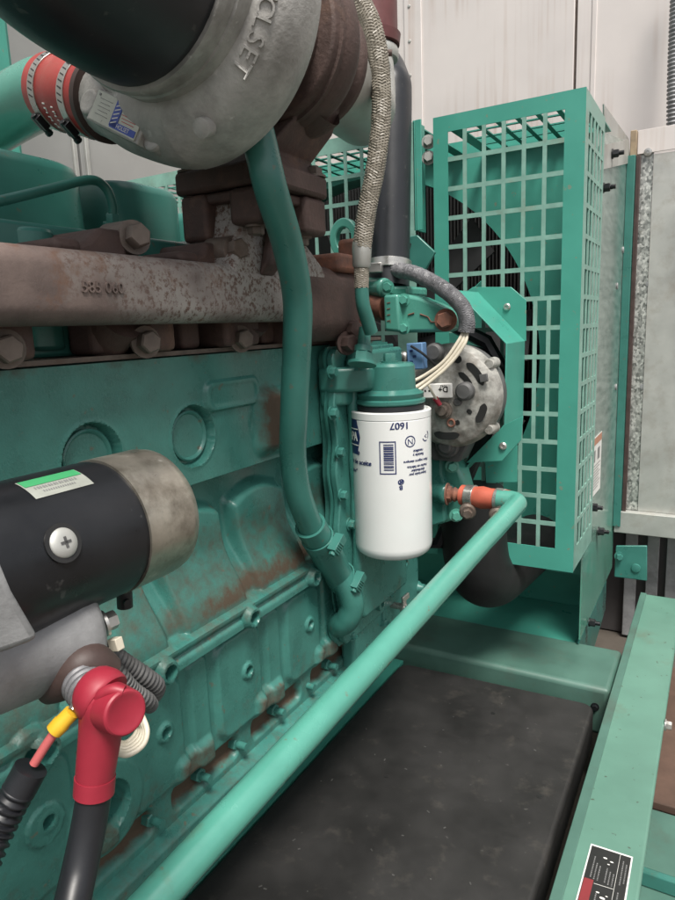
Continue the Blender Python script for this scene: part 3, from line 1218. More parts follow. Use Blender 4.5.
# bearing housing and turbine
mb = MB()
mb.lathe((AX, .585, AZ), (0, 1, 0), [(0, .0), (0, .075), (.02, .07), (.03, .062), (.045, .062), (.05, .085), (.06, .085)], 48)
mb.build('bearing_housing', M['rust_cast'], turbo)
mb = MB()
vs, fs = [], []
for i in range(nU + 1):
    f = i / nU
    a = R_(300 - 360 * f)
    rm = .040 - .014 * f
    Rm = .052
    for k in range(nV):
        b = 2 * math.pi * k / nV
        rr = Rm + rm * math.cos(b)
        vs.append((AX + rr * math.cos(a), .672 + rm * math.sin(b) * 1.0, AZ + rr * math.sin(a)))
for i in range(nU):
    for k in range(nV):
        q = (k + 1) % nV
        fs.append((i * nV + k, i * nV + q, (i + 1) * nV + q, (i + 1) * nV + k))
mb.add(vs, fs)
mb.lathe((AX, .625, AZ), (0, 1, 0), [(0, .06), (.0, .080), (.012, .082), (.018, .086), (.040, .087), (.058, .078), (.068, .068), (.069, .062), (.084, .062), (.086, .068), (.098, .068), (.098, .05)], 60)
# neck to the foot
vs, fs = [], []
for z, x0, x1, y0, y1 in ((.168, -.52, -.42, .59, .70), (.19, -.50, -.43, .61, .70), (.22, -.485, -.405, .63, .71), (.27, -.50, -.385, .635, .715)):
    vs += [(x0, y0, z), (x1, y0, z), (x1, y1, z), (x0, y1, z)]
for a in range(3):
    for k in range(4):
        q = (k + 1) % 4
        fs.append((a * 4 + k, a * 4 + q, a * 4 + 4 + q, a * 4 + 4 + k))
fs += [(3, 2, 1, 0), (12, 13, 14, 15)]
mb.add(vs, fs)
mb.build('turbine_housing', M['rust_cast'], turbo, ang=40, bevel=.003)
mb = MB()
mb.prism(fillet([(-.46, .575, .150), (-.412, .575, .150), (-.412, .712, .150), (-.535, .712, .150), (-.535, .575, .150), (-.46, .575, .150)], .014, 4)[:-1], (0, 0, .024))
mb.build('turbine_foot', M['rust_cast'], turbo, bevel=.004)
for x, y in ((-.425, .59), (-.52, .59), (-.425, .697), (-.52, .697)):
    mb = MB()
    mb.cyl((x, y, .12), (x, y, .187), .0055, 12)
    mb.hexbolt((x, y, .174), (0, 0, 1), .010, .011)
    mb.build('foot_nut', M['bolt_dirty'], turbo)
mb = MB()
# exhaust elbow and pipe
t = thing('exhaust_pipe', 'upright exhaust pipe, dull red above and grey below its clamp, behind the braided hose', 'exhaust pipe', (-.5, .95, .3))
ctop = at(371, 40, y=.98)
pth = fillet([(AX, .72, AZ), (AX - .035, .95, AZ), (ctop.x, .98, ctop.z), ], .13, 10)
mb = MB()
k_ = len(pth)
mb.tube(pth, [.050 - .019 * sstep(.0, .35, i / (k_ - 1)) for i in range(k_)], 32)
mb.build('exhaust_elbow', M['pale_metal'], t)
ax_up = V(.0, 0, 1)
mb = MB()
mb.lathe(ctop + V(0, 0, -.01), ax_up, [(0, .036), (0, .043), (.014, .045), (.016, .0405), (.30, .0405), (.5, .0405)], 32)
mb.build('exhaust_stub', M['red_paint'], t)
mb = MB()
cb = at(371, 56, y=.98)
mb.lathe(cb + V(0, 0, -.008), ax_up, [(0, .034), (0, .0405), (.004, .042), (.012, .042), (.016, .0405), (.016, .034)], 36)
mb.build('band_clamp', M['pale_metal'], t)
mb = MB()
q = at(359, 53, y=.935)
mb.cyl(q, at(392, 53, y=.955), .0045, 12)
mb.cyl(q + V(-.003, 0, 0), q + V(.016, .003, 0), .010, 12)
mb.hexbolt(q + V(-.002, 0, 0), (-1, 0, 0), .008, .008)
mb.build('clamp_bolt', M['rust_cast'], t)

# ------------------------------------------------------------------ black intake hose
t = thing('intake_hose', 'big black rubber intake hose entering the turbo at the top of the photo', 'hose', (AX, .40, AZ))
pth = spline([(AX, .465, AZ), (AX, .42, AZ), (AX, .37, AZ + .012), (AX + .002, .315, AZ + .045), (AX + .004, .265, AZ + .11), (AX + .004, .235, AZ + .20), (AX, .22, AZ + .32)], 10)
mb = MB()
mb.tube(pth, [.0905] * 4 + [.0925] * (len(pth) - 4), 56)
mb.build('hose_body', M['black_hose'], t)

# ------------------------------------------------------------------ crossover pipe with red hose
t = thing('crossover_pipe', 'thick green air pipe at the upper left edge joined to the red hose', 'pipe', at(20, 112, y=.6))
gp = spline([at(74, 91, y=.55), at(52, 91, y=.556), at(30, 99, y=.562), at(5, 113, y=.565), at(-25, 134, y=.565), at(-80, 178, y=.56)], 10)
mb = MB()
mb.tube(gp, .0375, 36)
mb.build('pipe_bend', M['green_pipe'], t)
mb = MB()
g0 = at(5, 92, y=.53)
for k in range(6):
    q = at(2 + 4.0 * k, 98 - 2.2 * k, y=.5285)
    mb.bar(q + V(0, 0, .0045), q - V(0, 0, .0045), .0012, .0008, (0, 1, 0))
    mb.bar(q + V(.001, 0, .0005), q + V(.0045, 0, -.001), .0012, .0008, (0, 0, 1))
mb.build('stencil_marks', M['black_ink'], t)

t = rh = thing('coupling_hose', 'red silicone coupling hose with two clamps, between green pipe and turbo', 'hose', at(70, 90, y=.55))
ra = at(55, 91, y=.556)
rb = at(106, 100, y=.540)
rd = (rb - ra).normalized()
mb = MB()
L = (rb - ra).length
mb.lathe(ra, rd, [(0, .036), (0, .0395), (L * .1, .0405), (L * .42, .040), (L * .5, .0415), (L * .6, .040), (L * .95, .0405), (L, .0395), (L, .034)], 48)
mb.build('hose_body', M['red_hose'], t)
mb = MB()
mb.lathe(rb - rd * .001, rd, [(0, .035), (.001, .0425), (.009, .0425), (.011, .035)], 48)
mb.build('hose_liner', M['brown_rubber'], t)
mb = MB()
for k in range(4):
    for j in range(2):
        q = ra + rd * L * (.44 + .14 * j)
        a = R_(232 + 11 * k)
        u_, v_, _ = frame_of(rd)
        rv = u_ * math.cos(a) + v_ * math.sin(a)
toc = (V(0, 0, 0) - (ra + rb) / 2)
toc = (toc - rd * toc.dot(rd)).normalized()
dnv = V(0, 0, -1) - rd * V(0, 0, -1).dot(rd)
dnv = (dnv - toc * dnv.dot(toc)).normalized()
for j in range(2):
    for k in range(7):
        a = R_(20 + 6.5 * k + 3 * j)
        rv = toc * math.cos(a) + dnv * math.sin(a)
        tv = -toc * math.sin(a) + dnv * math.cos(a)
        c_ = ra + rd * L * (.44 + .15 * j) + rv * .0412
        mb.obox(c_, rd * random.uniform(.0018, .003), tv * .0006, rv * .0004)
        if k % 2:
            mb.obox(c_ + rd * .0015 + tv * .0012, rd * .0006, tv * .0014, rv * .0004)
mb.build('hose_print', M['label_white'], t)
for f in (.22, .80):
    worm_clamp(ra + rd * L * f, rd, .0405, .013, toc * .75 + dnv * .75 + V(0, 0, -.1), rh, 'steel', house='black_paint')

# ================================================================== COOLANT PIPE (green, down the front)
t = cp = thing('coolant_pipe', 'long green pipe running down the engine front, clamped hose sleeve at its foot', 'pipe', (-.46, .8, -.45))
pts = [at(252, 112, x=-.405), at(261, 148, x=-.40), at(271, 190, x=-.395), at(287, 243, x=-.405), at(297, 295, x=-.415), at(297, 345, x=-.425), at(294, 410, x=-.44), at(293, 455, x=-.455), at(299, 495, x=-.46), at(312, 530, x=-.462)]
sp_ = spline(pts, 10)
mb = MB()
mb.tube(sp_, .0168, 32)
mb.build('pipe_run', M['green'], t)
a, b = at(310, 525, x=-.462), at(343, 582, x=-.465)
mb = MB()
dd = (b - a)
mb.lathe(a, dd, [(0, .0175), (0, .0215), (dd.length * .2, .0205), (dd.length * .5, .0225), (dd.length * .8, .0205), (dd.length, .0215), (dd.length, .017)], 32)
mb.build('hose_sleeve', M['green'], t)
for p, sdv in ((at(319, 540, x=-.462), V(.9, -.2, .15)), (at(341, 577, x=-.465), V(.9, -.2, .15))):
    worm_clamp(p, dd, .0218, .0145, sdv, cp, 'green', house='green', slots=False, hs_=1.5)
mb = MB()
mb.tube(spline([at(340, 574, x=-.462), at(348, 590, x=-.452), at(352, 605, x=-.448), at(348, 618, x=-.455), at(341, 624, x=-.47), at(334, 626, x=-.50)], 8), .0182, 28)
mb.build('pipe_foot', M['green'], t)
mb = MB()
pf = at(338, 624, x=-.488)
mb.ring(pf, (1, .1, .1), .024, .0055, 36, 10)
mb.build('foot_collar', M['green'], t)

# ================================================================== FILTER HOUSING (oil cooler cover, filter head)
t = fh = thing('oil_cooler_cover', 'green oil cooler cover of stacked plates with bolts, left of the white filter', 'cooler cover', (-.485, .9, -.3))


def scallop(y0, y1, z0, z1, amp, nb, x):
    """plate outline that swells around each bolt"""
    pts = []
    nz = 64
    for k in range(nz + 1):
        f = k / nz
        z = z1 + (z0 - z1) * f
        w = amp * (0.5 + 0.5 * math.cos(2 * math.pi * f * nb))
        e = .012 * (1 - min(1, min(f, 1 - f) * 22)) ** 2
        pts.append(V(x, y0 - w + e, z))
    for k in range(nz + 1):
        f = k / nz
        z = z0 + (z1 - z0) * f
        pts.append(V(x, y1, z))
    return pts


Z0, Z1 = -.475, -.028
mb = MB()
mb.prism(scallop(.808, 1.0, Z0, Z1, .004, 5, -.498), (.014, 0, 0))
mb.build('mounting_pad', M['cast_green'], fh, bevel=.0015)
mb = MB()
mb.prism(scallop(.800, 1.0, Z0 - .004, Z1 + .003, .007, 5, -.4835), (.0025, 0, 0))
mb.build('gasket', M['green'], fh)
mb = MB()
mb.prism(scallop(.804, 1.0, Z0, Z1, .007, 5, -.4805), (.011, 0, 0))
mb.build('cover_flange', M['cast_green'], fh, bevel=.002)
mb = MB()
mb.prism(scallop(.832, 1.0, Z0 + .03, Z1 - .005, .003, 5, -.469), (.016, 0, 0))
mb.build('cover_dome', M['cast_green'], fh, bevel=.007, seg=3)
for px, py in ((331, 413), (338, 452), (341, 495), (349, 524), (330, 372)):
    p = at(px, py, x=-.4695)
    mb = MB()
    mb.hexbolt(p, (1, 0, 0), .007, .010)
    mb.build('cover_bolt', M['cast_green'], fh)
# gear case below the filter
mb = MB()
mb.prism(fillet([(-.5, .84, -.557), (-.5, 1.10, -.557), (-.5, 1.10, -.30), (-.5, .88, -.30), (-.5, .84, -.40), (-.5, .84, -.557)], .02, 4)[:-1], (.026, 0, 0))
mb.prism([(-1.1, 1.02, -.557), (-1.1, 1.10, -.557), (-1.1, 1.10, -.05), (-1.1, 1.02, -.05)], (.56, 0, 0))
mb.build('gear_case', M['cast_green'], fh, bevel=.006, seg=3)
for px, py, r in ((401, 562, .014), (388, 590, .012), (420, 588, .009), (377, 603, .012), (417, 545, .009), (352, 606, .010)):
    p = at(px, py, x=-.472)
    mb = MB()
    mb.lathe(p - V(.004, 0, 0), (1, 0, 0), [(0, r * 1.5), (.006, r), (.014, r * .95), (.0145, r * .45), (.006, r * .4), (.006, 0)], 24)
    mb.build('case_boss', M['cast_green'], fh)
for px, py in ((383, 626), (351, 640)):
    p = at(px, py, x=-.474)
    mb = MB()
    mb.cyl(p, p + V(.0, 0, .03), .0045, 12)
    mb.hexbolt(p + V(0, 0, .004), (0, 0, 1), .008, .008)
    mb.build('case_stud', M['cast_green'], fh)
# filter head
FX, FY = -.415, .868
mb = MB()
mb.lathe((FX, FY, -.112), (0, 0, 1), [(0, .0), (0, .046), (.004, .051), (.008, .051), (.010, .047), (.013, .048), (.017, .049), (.020, .044), (.023, .0375), (.056, .0365), (.060, .033), (.061, .0)], 56)
mb.build('filter_head', M['green'], fh)
mb = MB()
mb.prism([(-.495, .797, -.090), (-.474, .797, -.090), (-.455, .808, -.090), (FX - .012, FY - .0358, -.090), (FX, FY - .0365, -.090), (FX, FY + .0365, -.090), (-.495, FY + .036, -.090)], (0, 0, .036))
mb.prism([(-.495, .799, -.112), (-.476, .799, -.112), (-.458, .812, -.108), (-.452, FY + .03, -.108), (-.495, FY + .03, -.112)], (0, 0, .05))
mb.build('head_arm', M['green'], fh, bevel=.006, seg=3)
mb = MB()
p = at(392, 366, d=.955)
mb.hexbolt((FX, FY + .0, -.052), (0, 0, 1), .009, .014)
mb.build('head_bolt', M['green'], fh)

# ================================================================== OIL FILTER
FR = .0585
t = fil = thing('oil_filter', 'white spin on oil filter canister with upside down navy print', 'oil filter', (FX, FY, -.334))
mb = MB()
mb.lathe((FX, FY, -.336), (0, 0, 1), [(0, 0), (0, .044), (.002, .050), (.006, .0548), (.012, FR - .0008), (.018, FR), (.2055, FR), (.2065, FR - .0008), (.2075, FR + .0003), (.2165, FR + .0006), (.2178, FR - .0006), (.2182, FR - .004), (.216, FR - .006), (.216, 0)], 96)
mb.build('canister', M['white'], fil, ang=30)
mb = MB()
mb.lathe((FX, FY, -.118), (0, 0, 1), [(0, .049), (.007, .049), (.007, .03)], 48)
mb.build('seal_ring', M['black_rubber'], fil)
cdir = math.atan2(-FX, -(-FY)) if False else math.atan2(0 - FY, 0 - FX)   # azimuth from the filter axis to the viewer's side


def wrap(mb, vs, fs, px, py, flip=True, off=.0004):
    flip = flip and px > 365
    """lay flat art on the canister, centred where the photo shows it"""
    phi0 = math.asin(max(-.985, min(.985, (px - 391.5 - (py - 470) * .018) / 40.0)))
    z0 = float((-.109 + (py - 409) * (-.215 / 138.0)))
    out = []
    for p in vs:
        x, y = (-p.x, -p.y) if flip else (p.x, p.y)
        a = cdir + phi0 + x / FR
        rr = FR + off + p.z
        out.append((FX + rr * math.cos(a), FY + rr * math.sin(a), z0 + y))
    mb.add(out, fs)


def art_rect(x0, x1, y0, y1, nx=4):
    vs, fs = [], []
    for k in range(nx + 1):
        x = x0 + (x1 - x0) * k / nx
        vs += [V(x, y0, 0), V(x, y1, 0)]
    for k in range(nx):
        fs.append((2 * k, 2 * k + 2, 2 * k + 3, 2 * k + 1))
    return vs, fs


ink = MB()
wrap(ink, *text_polys('1607', .0138), 399, 426)
for dx in (-.0004, .0004):
    vs, fs = text_polys('1607', .0138)
    wrap(ink, [v + V(dx, dx * .5, .00002) for v in vs], fs, 399, 426)


def navy_lines(px, py, w, hgt):
    wrap(ink, *art_rect(-w / 2, w / 2, -hgt / 2, hgt / 2), px, py)


for body, sz, px, py in (('Filtro de aceite', .0100, 357, 461), ('de motor"', .0080, 353, 470), ('®', .008, 359, 453),
                         ('Recicle y\nreutilice', .0056, 417, 452), ('Filtre seguro siempre', .0052, 416, 459.5),
                         ('Importado por\ndistribuidor\nHecho en fabrica', .0054, 417, 468), ('®', .011, 400, 477), ('B', .009, 400, 482.5)):
    vs, fs = text_polys(body, sz)
    wrap(ink, vs, fs, px, py)
    for dq in (-.05, .05):
        wrap(ink, [v + V(sz * dq, sz * dq * .5, .00002) for v in vs], fs, px, py)
# little round marks
for px, py in ((409, 441), (424, 438)):
    r0 = .0082
    vs, fs = [], []
    for k in range(28):
        a = 2 * math.pi * k / 28
        vs += [V(r0 * math.cos(a), r0 * math.sin(a), 0), V(r0 * .82 * math.cos(a), r0 * .82 * math.sin(a), 0)]
    for k in range(28 if px < 420 else 20):
        if px > 420 and k % 9 in (0, 1):
            continue
        q = (k + 1) % 28
        fs.append((2 * k, 2 * q, 2 * q + 1, 2 * k + 1))
    wrap(ink, vs, fs, px, py)
    wrap(ink, *text_polys('N' if px < 420 else '>', .012), px, py)
# bar code frame and bars
bw, bh = .0235, .047
for x0, x1, y0, y1 in ((-bw / 2, bw / 2, bh / 2 - .0016, bh / 2), (-bw / 2, bw / 2, -bh / 2, -bh / 2 + .0016),
                       (-bw / 2, -bw / 2 + .0016, -bh / 2, bh / 2), (bw / 2 - .0016, bw / 2, -bh / 2, bh / 2)):
    wrap(ink, *art_rect(x0, x1, y0, y1), 387.5, 455)
y = -bh / 2 + .004
while y < bh / 2 - .005:
    w = random.choice((.0006, .0010, .0016, .0022))
    wrap(ink, *art_rect(-bw / 2 + .0035, bw / 2 - .006, y, y + w), 387.5, 455)
    y += w + random.choice((.0006, .0009, .0014))
# hexagon emblem at the turn of the canister
hexv = [V(1.0 * a_.x, 1.15 * a_.y, 0) for a_ in [V(-.026, 0, 0), V(-.018, .022, 0), V(-.009, .022, 0), V(0, .022, 0), V(.009, .022, 0), V(.018, .022, 0), V(.026, 0, 0), V(.018, -.022, 0), V(.009, -.022, 0), V(0, -.022, 0), V(-.009, -.022, 0), V(-.018, -.022, 0)]]
hf = [(0, 11, 1), (1, 11, 10, 2), (2, 10, 9, 3), (3, 9, 8, 4), (4, 8, 7, 5), (5, 7, 6)]
wrap(ink, hexv, hf, 352.5, 438)
ink.build('navy_print', M['navy'], fil, smooth=False)
mb = MB()
vs, fs = text_polys('NAPA', .019)
for dx in (-.0008, 0, .0008):
    wrap(mb, [V(v.x * .8 + dx, v.y, v.z) for v in vs], fs, 352.5, 438, off=.0008)
for sgn in (1, -1):
    wrap(mb, *art_rect(-.022, .022, sgn * .0115 - .0008, sgn * .0115 + .0008, 8), 352.5, 438, off=.0008)
mb.build('emblem_lettering', M['label_white'], fil, smooth=False)

# ================================================================== OIL FEED HOSE (braided)
t = bh_ = thing('oil_feed_hose', 'steel braided oil hose hanging down from the top, green fitting at its lower end', 'hose', at(366, 350, d=.9))
pts = [at(345, -40, d=.8), at(360, -2, d=.8), at(373, 30, d=.8), at(380, 70, d=.81), at(381, 120, d=.82), at(375, 170, d=.83), at(366, 215, d=.84), at(362, 248, d=.845)]
braid_tube(spline(pts, 10), .0112, bh_, 'braid_sleeve', M['braid'], 9, .030, .0014)
f0, f1, f2 = at(362, 243, d=.845), at(361.5, 268, d=.85), at(361.5, 288, d=.855)
mb = MB()
L = (f1 - f0).length
mb.lathe(f0, f1 - f0, [(0, .009), (0, .0122), (L * .2, .0126), (L * .9, .0118), (L, .0100)], 24)
mb.build('crimp_ferrule', M['pale_metal'], bh_)
braid_tube([f1, f1.lerp(f2, .5), f2], .0088, bh_, 'braid_end', M['braid'], 9, .02, .001)
mb = MB()
mb.tube(spline([f2, at(363, 305, d=.86), at(368, 322, d=.872), at(371, 332, d=.88)], 8), .0092, 24)
mb.build('elbow_tube', M['green'], bh_)
p = at(362, 365, d=.90)
q = at(365, 330, d=.905)
mb = MB()
mb.hexbolt(p, q - p, .0145, .018, True)
mb.lathe(p + (q - p).normalized() * .018, q - p, [(0, .0125), (.008, .0125), (.010, .009), (.034, .0085), (.034, 0)], 24)
mb.build('adapter_fitting', M['green'], bh_)

# ================================================================== BLACK RADIATOR HOSE (upright)
t = thing('upper_radiator_hose', 'upright black rubber hose with rounded top between exhaust pipe and fan guard', 'hose', at(388, 285, d=1.2))
b0_, b1_ = at(388, 288, d=1.19), at(390.5, 98, d=1.19)
pth = spline([b0_, b0_.lerp(b1_, .33), b0_.lerp(b1_, .66), b1_, at(389, 84, d=1.20), at(380, 66, d=1.25), at(360, 60, d=1.33), at(330, 62, d=1.42)], 10)
mb = MB()
mb.tube(pth, .0385, 40)
mb.build('hose_body', M['black_hose'], t)
mb = MB()
e = (b1_ - b0_).normalized()
mb.lathe(b0_ + e * .03, e, [(0, .038), (0, .0425), (.016, .0425), (.016, .038)], 40)
mb.build('hose_clamp', M['steel'], t, bevel=.0006)
mb = MB()
q = at(374, 268, d=1.14)
mb.obox(q, V(.014, .004, 0), V(-.003, .010, 0), V(0, 0, .008))
mb.hexbolt(q + V(-.012, -.004, 0), (-1, -.3, 0), .008, .014, False)
mb.build('clamp_screw', M['steel'], t, bevel=.001)

# thermostat housing and alternator strap under that hose
t = thing('thermostat_housing', 'green cast housing with bolts and weld marks below the upright black hose', 'housing', at(410, 315, y=1.08))
mb = MB()
mb.prism([at(383, 297, y=1.05), at(405, 294, y=1.05), at(420, 297, y=1.05), at(446, 308, y=1.05), at(458, 318, y=1.05), at(457, 327, y=1.05), at(446, 332, y=1.05), at(405, 333, y=1.05), at(385, 331, y=1.05)], (0, .045, 0))
mb.build('strap_arm', M['green_pipe'], t, bevel=.006, seg=3)
mb = MB()
mb.prism([at(383, 295, y=1.035), at(398, 294, y=1.035), at(400, 332, y=1.035), at(384, 331, y=1.035)], (0, .07, 0))
mb.cyl(at(345, 286, y=1.12), at(386, 288, y=1.06), .017, 20)
mb.prism([at(372, 286, y=1.08), at(408, 286, y=1.08), at(408, 296, y=1.08), at(372, 297, y=1.08)], (0, .09, 0))
mb.cyl(at(388, 300, y=1.13), at(388, 284, y=1.13), .04, 28)
mb.build('housing_body', M['green_pipe'], t, bevel=.005, seg=3)
for px, py, yy in ((404, 300, 1.05), (404, 328, 1.05), (388, 287, 1.05)):
    mb = MB()
    mb.hexbolt(at(px, py, y=yy), (0.2, -1, 0), .008, .011)
    mb.build('housing_bolt', M['green_pipe'], t)
mb = MB()
mb.hexbolt(at(446, 320, y=1.048), (.1, -1, 0), .0135, .016)
mb.build('pivot_bolt', M['rust_red'], t)
mb = MB()
for k in range(4):
    p = at(388.5, 303 + 6 * k, y=1.0345)
    mb.bar(p + V(-.003, 0, 0), p + V(.003, 0, .0008), .0012, .0012, (0, 1, 0))
mb.tube([at(420, 314, y=1.049), at(428, 317, y=1.049), at(431, 322, y=1.049), at(441, 322, y=1.049)], .0012, 6)
mb.tube([at(408, 315, y=1.049), at(414, 313, y=1.049)], .0012, 6)
mb.build('weld_mark', M['yellow'] if False else M['rust_red'], t)
mb = MB()
mb.cyl(at(352, 305, y=1.08), at(386, 308, y=1.07), .022, 24)
mb.build('rusty_neck', M['rust_red'], t)

# lifting eye
t = thing('lifting_eye', 'green lifting eye ring behind the rusty manifold end and braided hose', 'lifting eye', at(342, 265, y=1.05))
mb = MB()
c = at(343, 238, y=1.05)
vs, fs = [], []
n = 40
for yy in (0, .016):
    for rr_ in (.034, .0185):
        for k in range(n):
            a = 2 * math.pi * k / n
            vs.append(c + V(rr_ * math.cos(a) * .82, yy, rr_ * math.sin(a)))
for k in range(n):
    q = (k + 1) % n
    fs += [(k, q, n + q, n + k), (2 * n + q, 2 * n + k, 3 * n + k, 3 * n + q), (k, 2 * n + k, 2 * n + q, q), (n + q, 3 * n + q, 3 * n + k, n + k)]
mb.add(vs, fs)
mb.box((c.x - .022, c.y, c.z - .09), (c.x + .028, c.y + .016, c.z - .03))
mb.build('eye_plate', M['green_pipe'], t, bevel=.002)

t = thing('lifting_bracket', 'small green angular plate with a hole, right of the upright black hose', 'bracket', at(415, 260, y=1.24))
mb = MB()
mb.prism([at(402, 238, y=1.22), at(417, 235, y=1.22), at(435, 252, y=1.22), at(424, 272, y=1.22), at(402, 275, y=1.22)], (0, .008, 0))
mb.build('bracket_plate', M['green'], t, bevel=.0015)
mb = MB()
mb.cyl(at(409, 246, y=1.2195), at(409, 246, y=1.2185), .006, 18)
mb.build('bolt_hole', M['black_ink'], t)

# ================================================================== ALTERNATOR
AC = at(447, 397, y=1.06)
t = alt = thing('alternator', 'round grey corroded alternator with slotted end frame and wires, right of the white filter', 'alternator', AC + V(0, .06, -.1))
mb = MB()
RA = .090
mb.lathe(AC, (0, 1, 0), [(-.006, 0), (-.006, .030), (-.004, .034), (-.003, .060), (0, RA * .78), (.006, RA * .92), (.02, RA), (.026, RA), (.026, 0)], 72)
for a in (38, -38, 142, -142):
    a = R_(a)
    p = AC + V(math.cos(a) * RA * .99, .018, math.sin(a) * RA * .99)
    mb.lathe(p + V(0, -.010, 0), (0, 1, 0), [(0, 0), (0, .008), (.02, .010), (.032, .010)], 18)
mb.build('end_frame', M['alt_alu'], alt, bevel=.001)
mb = MB()
mb.lathe(AC, (0, 1, 0), [(.0265, 0), (.0265, RA * .97), (.055, RA * .97), (.056, RA * .9), (.09, RA * .8), (.09, 0)], 64)
mb.build('stator', M['grey_loom'], alt)


def arc_slot(mb, c, r, a0, a1, w, y, n=10, th=.0012):
    vs, fs = [], []
    for k in range(n + 1):
        a = R_(a0 + (a1 - a0) * k / n)
        e = math.sin(math.pi * min(1, max(0.12, min(k, n - k) / n * 4 + .12)) / 2)
        for s_ in (-1, 1):
            rr = r + s_ * w / 2 * e
            vs.append(V(c.x + rr * math.cos(a), y, c.z + rr * math.sin(a)))
    for k in range(n):
        fs.append((2 * k, 2 * k + 2, 2 * k + 3, 2 * k + 1))
    mb.add(vs, fs)


for rs_, a0, a1, w_, dy in ((.067, 66, 84, .013, .0035), (.067, 18, 58, .013, .0035), (.067, -38, -8, .013, .0035), (.067, -110, -70, .013, .0035),
                            (.047, 20, 62, .010, .0045), (.047, -70, -60, .008, .0045), (.047, -35, -25, .009, .0045)):
    mb = MB()
    arc_slot(mb, AC, rs_, a0, a1, w_, AC.y - dy)
    mb.build('vent_slot', M['black_ink'], alt)
mb = MB()
mb.obox(AC + V(.066, -.006, .033), V(.0065, 0, .001), V(-.001, 0, .0065), V(0, .003, 0))
mb.build('square_plug', M['grey_loom'], alt, bevel=.001)
for px, py, r_ in ((466, 391, .016), (436, 352, .016), (458, 402, .007)):
    mb = MB()
    mb.lathe(at(px, py, y=AC.y - .006), (0, -1, 0), [(0, r_), (r_ * .7, r_ * .94), (r_ * .9, r_ * .7), (r_ * .92, 0)], 24)
    mb.build('bearing_cap', M['grey_loom'], alt)
mb = MB()
p = at(444, 410, y=AC.y - .006)
mb.lathe(p, (0, -1, 0), [(0, .015), (.004, .015), (.005, .009), (.014, .008), (.014, 0)], 20)
mb.hexbolt(p + V(0, -.004, 0), (0, -1, 0), .009, .008)
mb.build('terminal_stud', M['bolt_dirty'], alt)
mb = MB()
p = at(451, 423, y=AC.y - .005)
mb.ring(p, (0, 1, 0), .006, .002, 20, 8)
mb.build('copper_rivet', M['rust_red'], alt)
# terminal sticker
lc = at(437, 391, y=AC.y - .0125)
mb = MB()
mb.obox(lc + V(0, .003, 0), V(.0265, 0, .001), V(0, .003, 0), V(-.0005, 0, .0125))
lab = mb.build('terminal_label', M['label_white'], alt, bevel=.002)
mb = MB()
put_text(mb, 'D+', .0135, lc + V(.011, -.0003, .0035), (-1, 0, 0), (0, 0, -1), .0001, bold=.0003)
put_text(mb, '1043', .006, lc + V(.012, -.0003, -.007) + V(0, 0, .0155), (-1, 0, 0), (0, 0, -1), .0001)
for x in (-.014, -.021):
    mb.obox(lc + V(x, -.0003, 0), V(.0015, 0, 0), V(0, .0001, 0), V(0, 0, .0015))
mb.build('label_lettering', M['black_ink'], lab)
# suppressor and its lead
pc_ = at(417, 356, y=AC.y - .03)
mb = MB()
mb.obox(pc_, V(.0145, 0, .0005), V(0, .010, 0), V(-.0008, 0, .022))
cap = mb.build('suppressor', M['blue_plastic'], alt, bevel=.002)
mb = MB()
for k in range(3):
    mb.obox(pc_ + V(-.006 + .006 * (k % 2), -.0103, .009 - .009 * k), V(.003, 0, 0), V(0, .0002, 0), V(0, 0, .0018))
mb.build('suppressor_print', M['navy'], cap)
mb = MB()
mb.tube(spline([at(411, 346, y=AC.y - .045), at(422, 353, y=AC.y - .046), at(432, 362, y=AC.y - .03), at(440, 370, y=AC.y - .012)], 6), .0022, 8)
mb.build('suppressor_lead', M['black_rubber'], cap)
mb = MB()
mb.lathe(at(405, 358, y=AC.y - .03), (.0, -.3, 1), [(-.012, .007), (.0, .009), (.006, .009), (.010, .006), (.012, 0)], 16)
mb.cyl(at(406, 369, y=AC.y - .03), at(406, 360, y=AC.y - .03), .006, 14)
mb.build('oil_sender', M['steel'], alt)
# lug below
mb = MB()
p = at(446, 446, y=1.08)
mb.lathe(p, (0, 1, 0), [(-.01, 0), (-.01, .012), (0, .013), (0, .022), (.06, .024)], 24)
mb.prism([p + V(-.05, .01, .02), p + V(.05, .01, .03), p + V(.02, .01, -.03), p + V(-.03, .01, -.03)], (0, .05, 0))
mb.build('mounting_lug', M['grey_loom'], alt, bevel=.003)

# drive belt shadow parts behind the alternator
t = thing('drive_belt', 'black ribbed drive belt and pulley behind the alternator', 'belt', (AC.x, 1.235, AC.z))
mb = MB()
mb.lathe((AC.x - .02, 1.185, AC.z), (0, 1, 0), [(0, 0), (0, .075), (.008, .082), (.03, .082), (.038, .065), (.05, .065), (.05, 0)], 48)
mb.build('pulley', M['fan_black'], t)
mb = MB()
pl_ = [(AC.x + .02, AC.z + .085), (AC.x + .045, AC.z + .04), (AC.x + .045, AC.z - .02), (AC.x - .08, AC.z - .32), (AC.x - .3, AC.z - .35), (AC.x - .5, AC.z), (AC.x - .3, AC.z + .25)]
mb.tube([V(x, 1.22, z) for x, z in pl_], .014, 8, closed=True)
mb.build('belt_loop', M['black_rubber'], t)

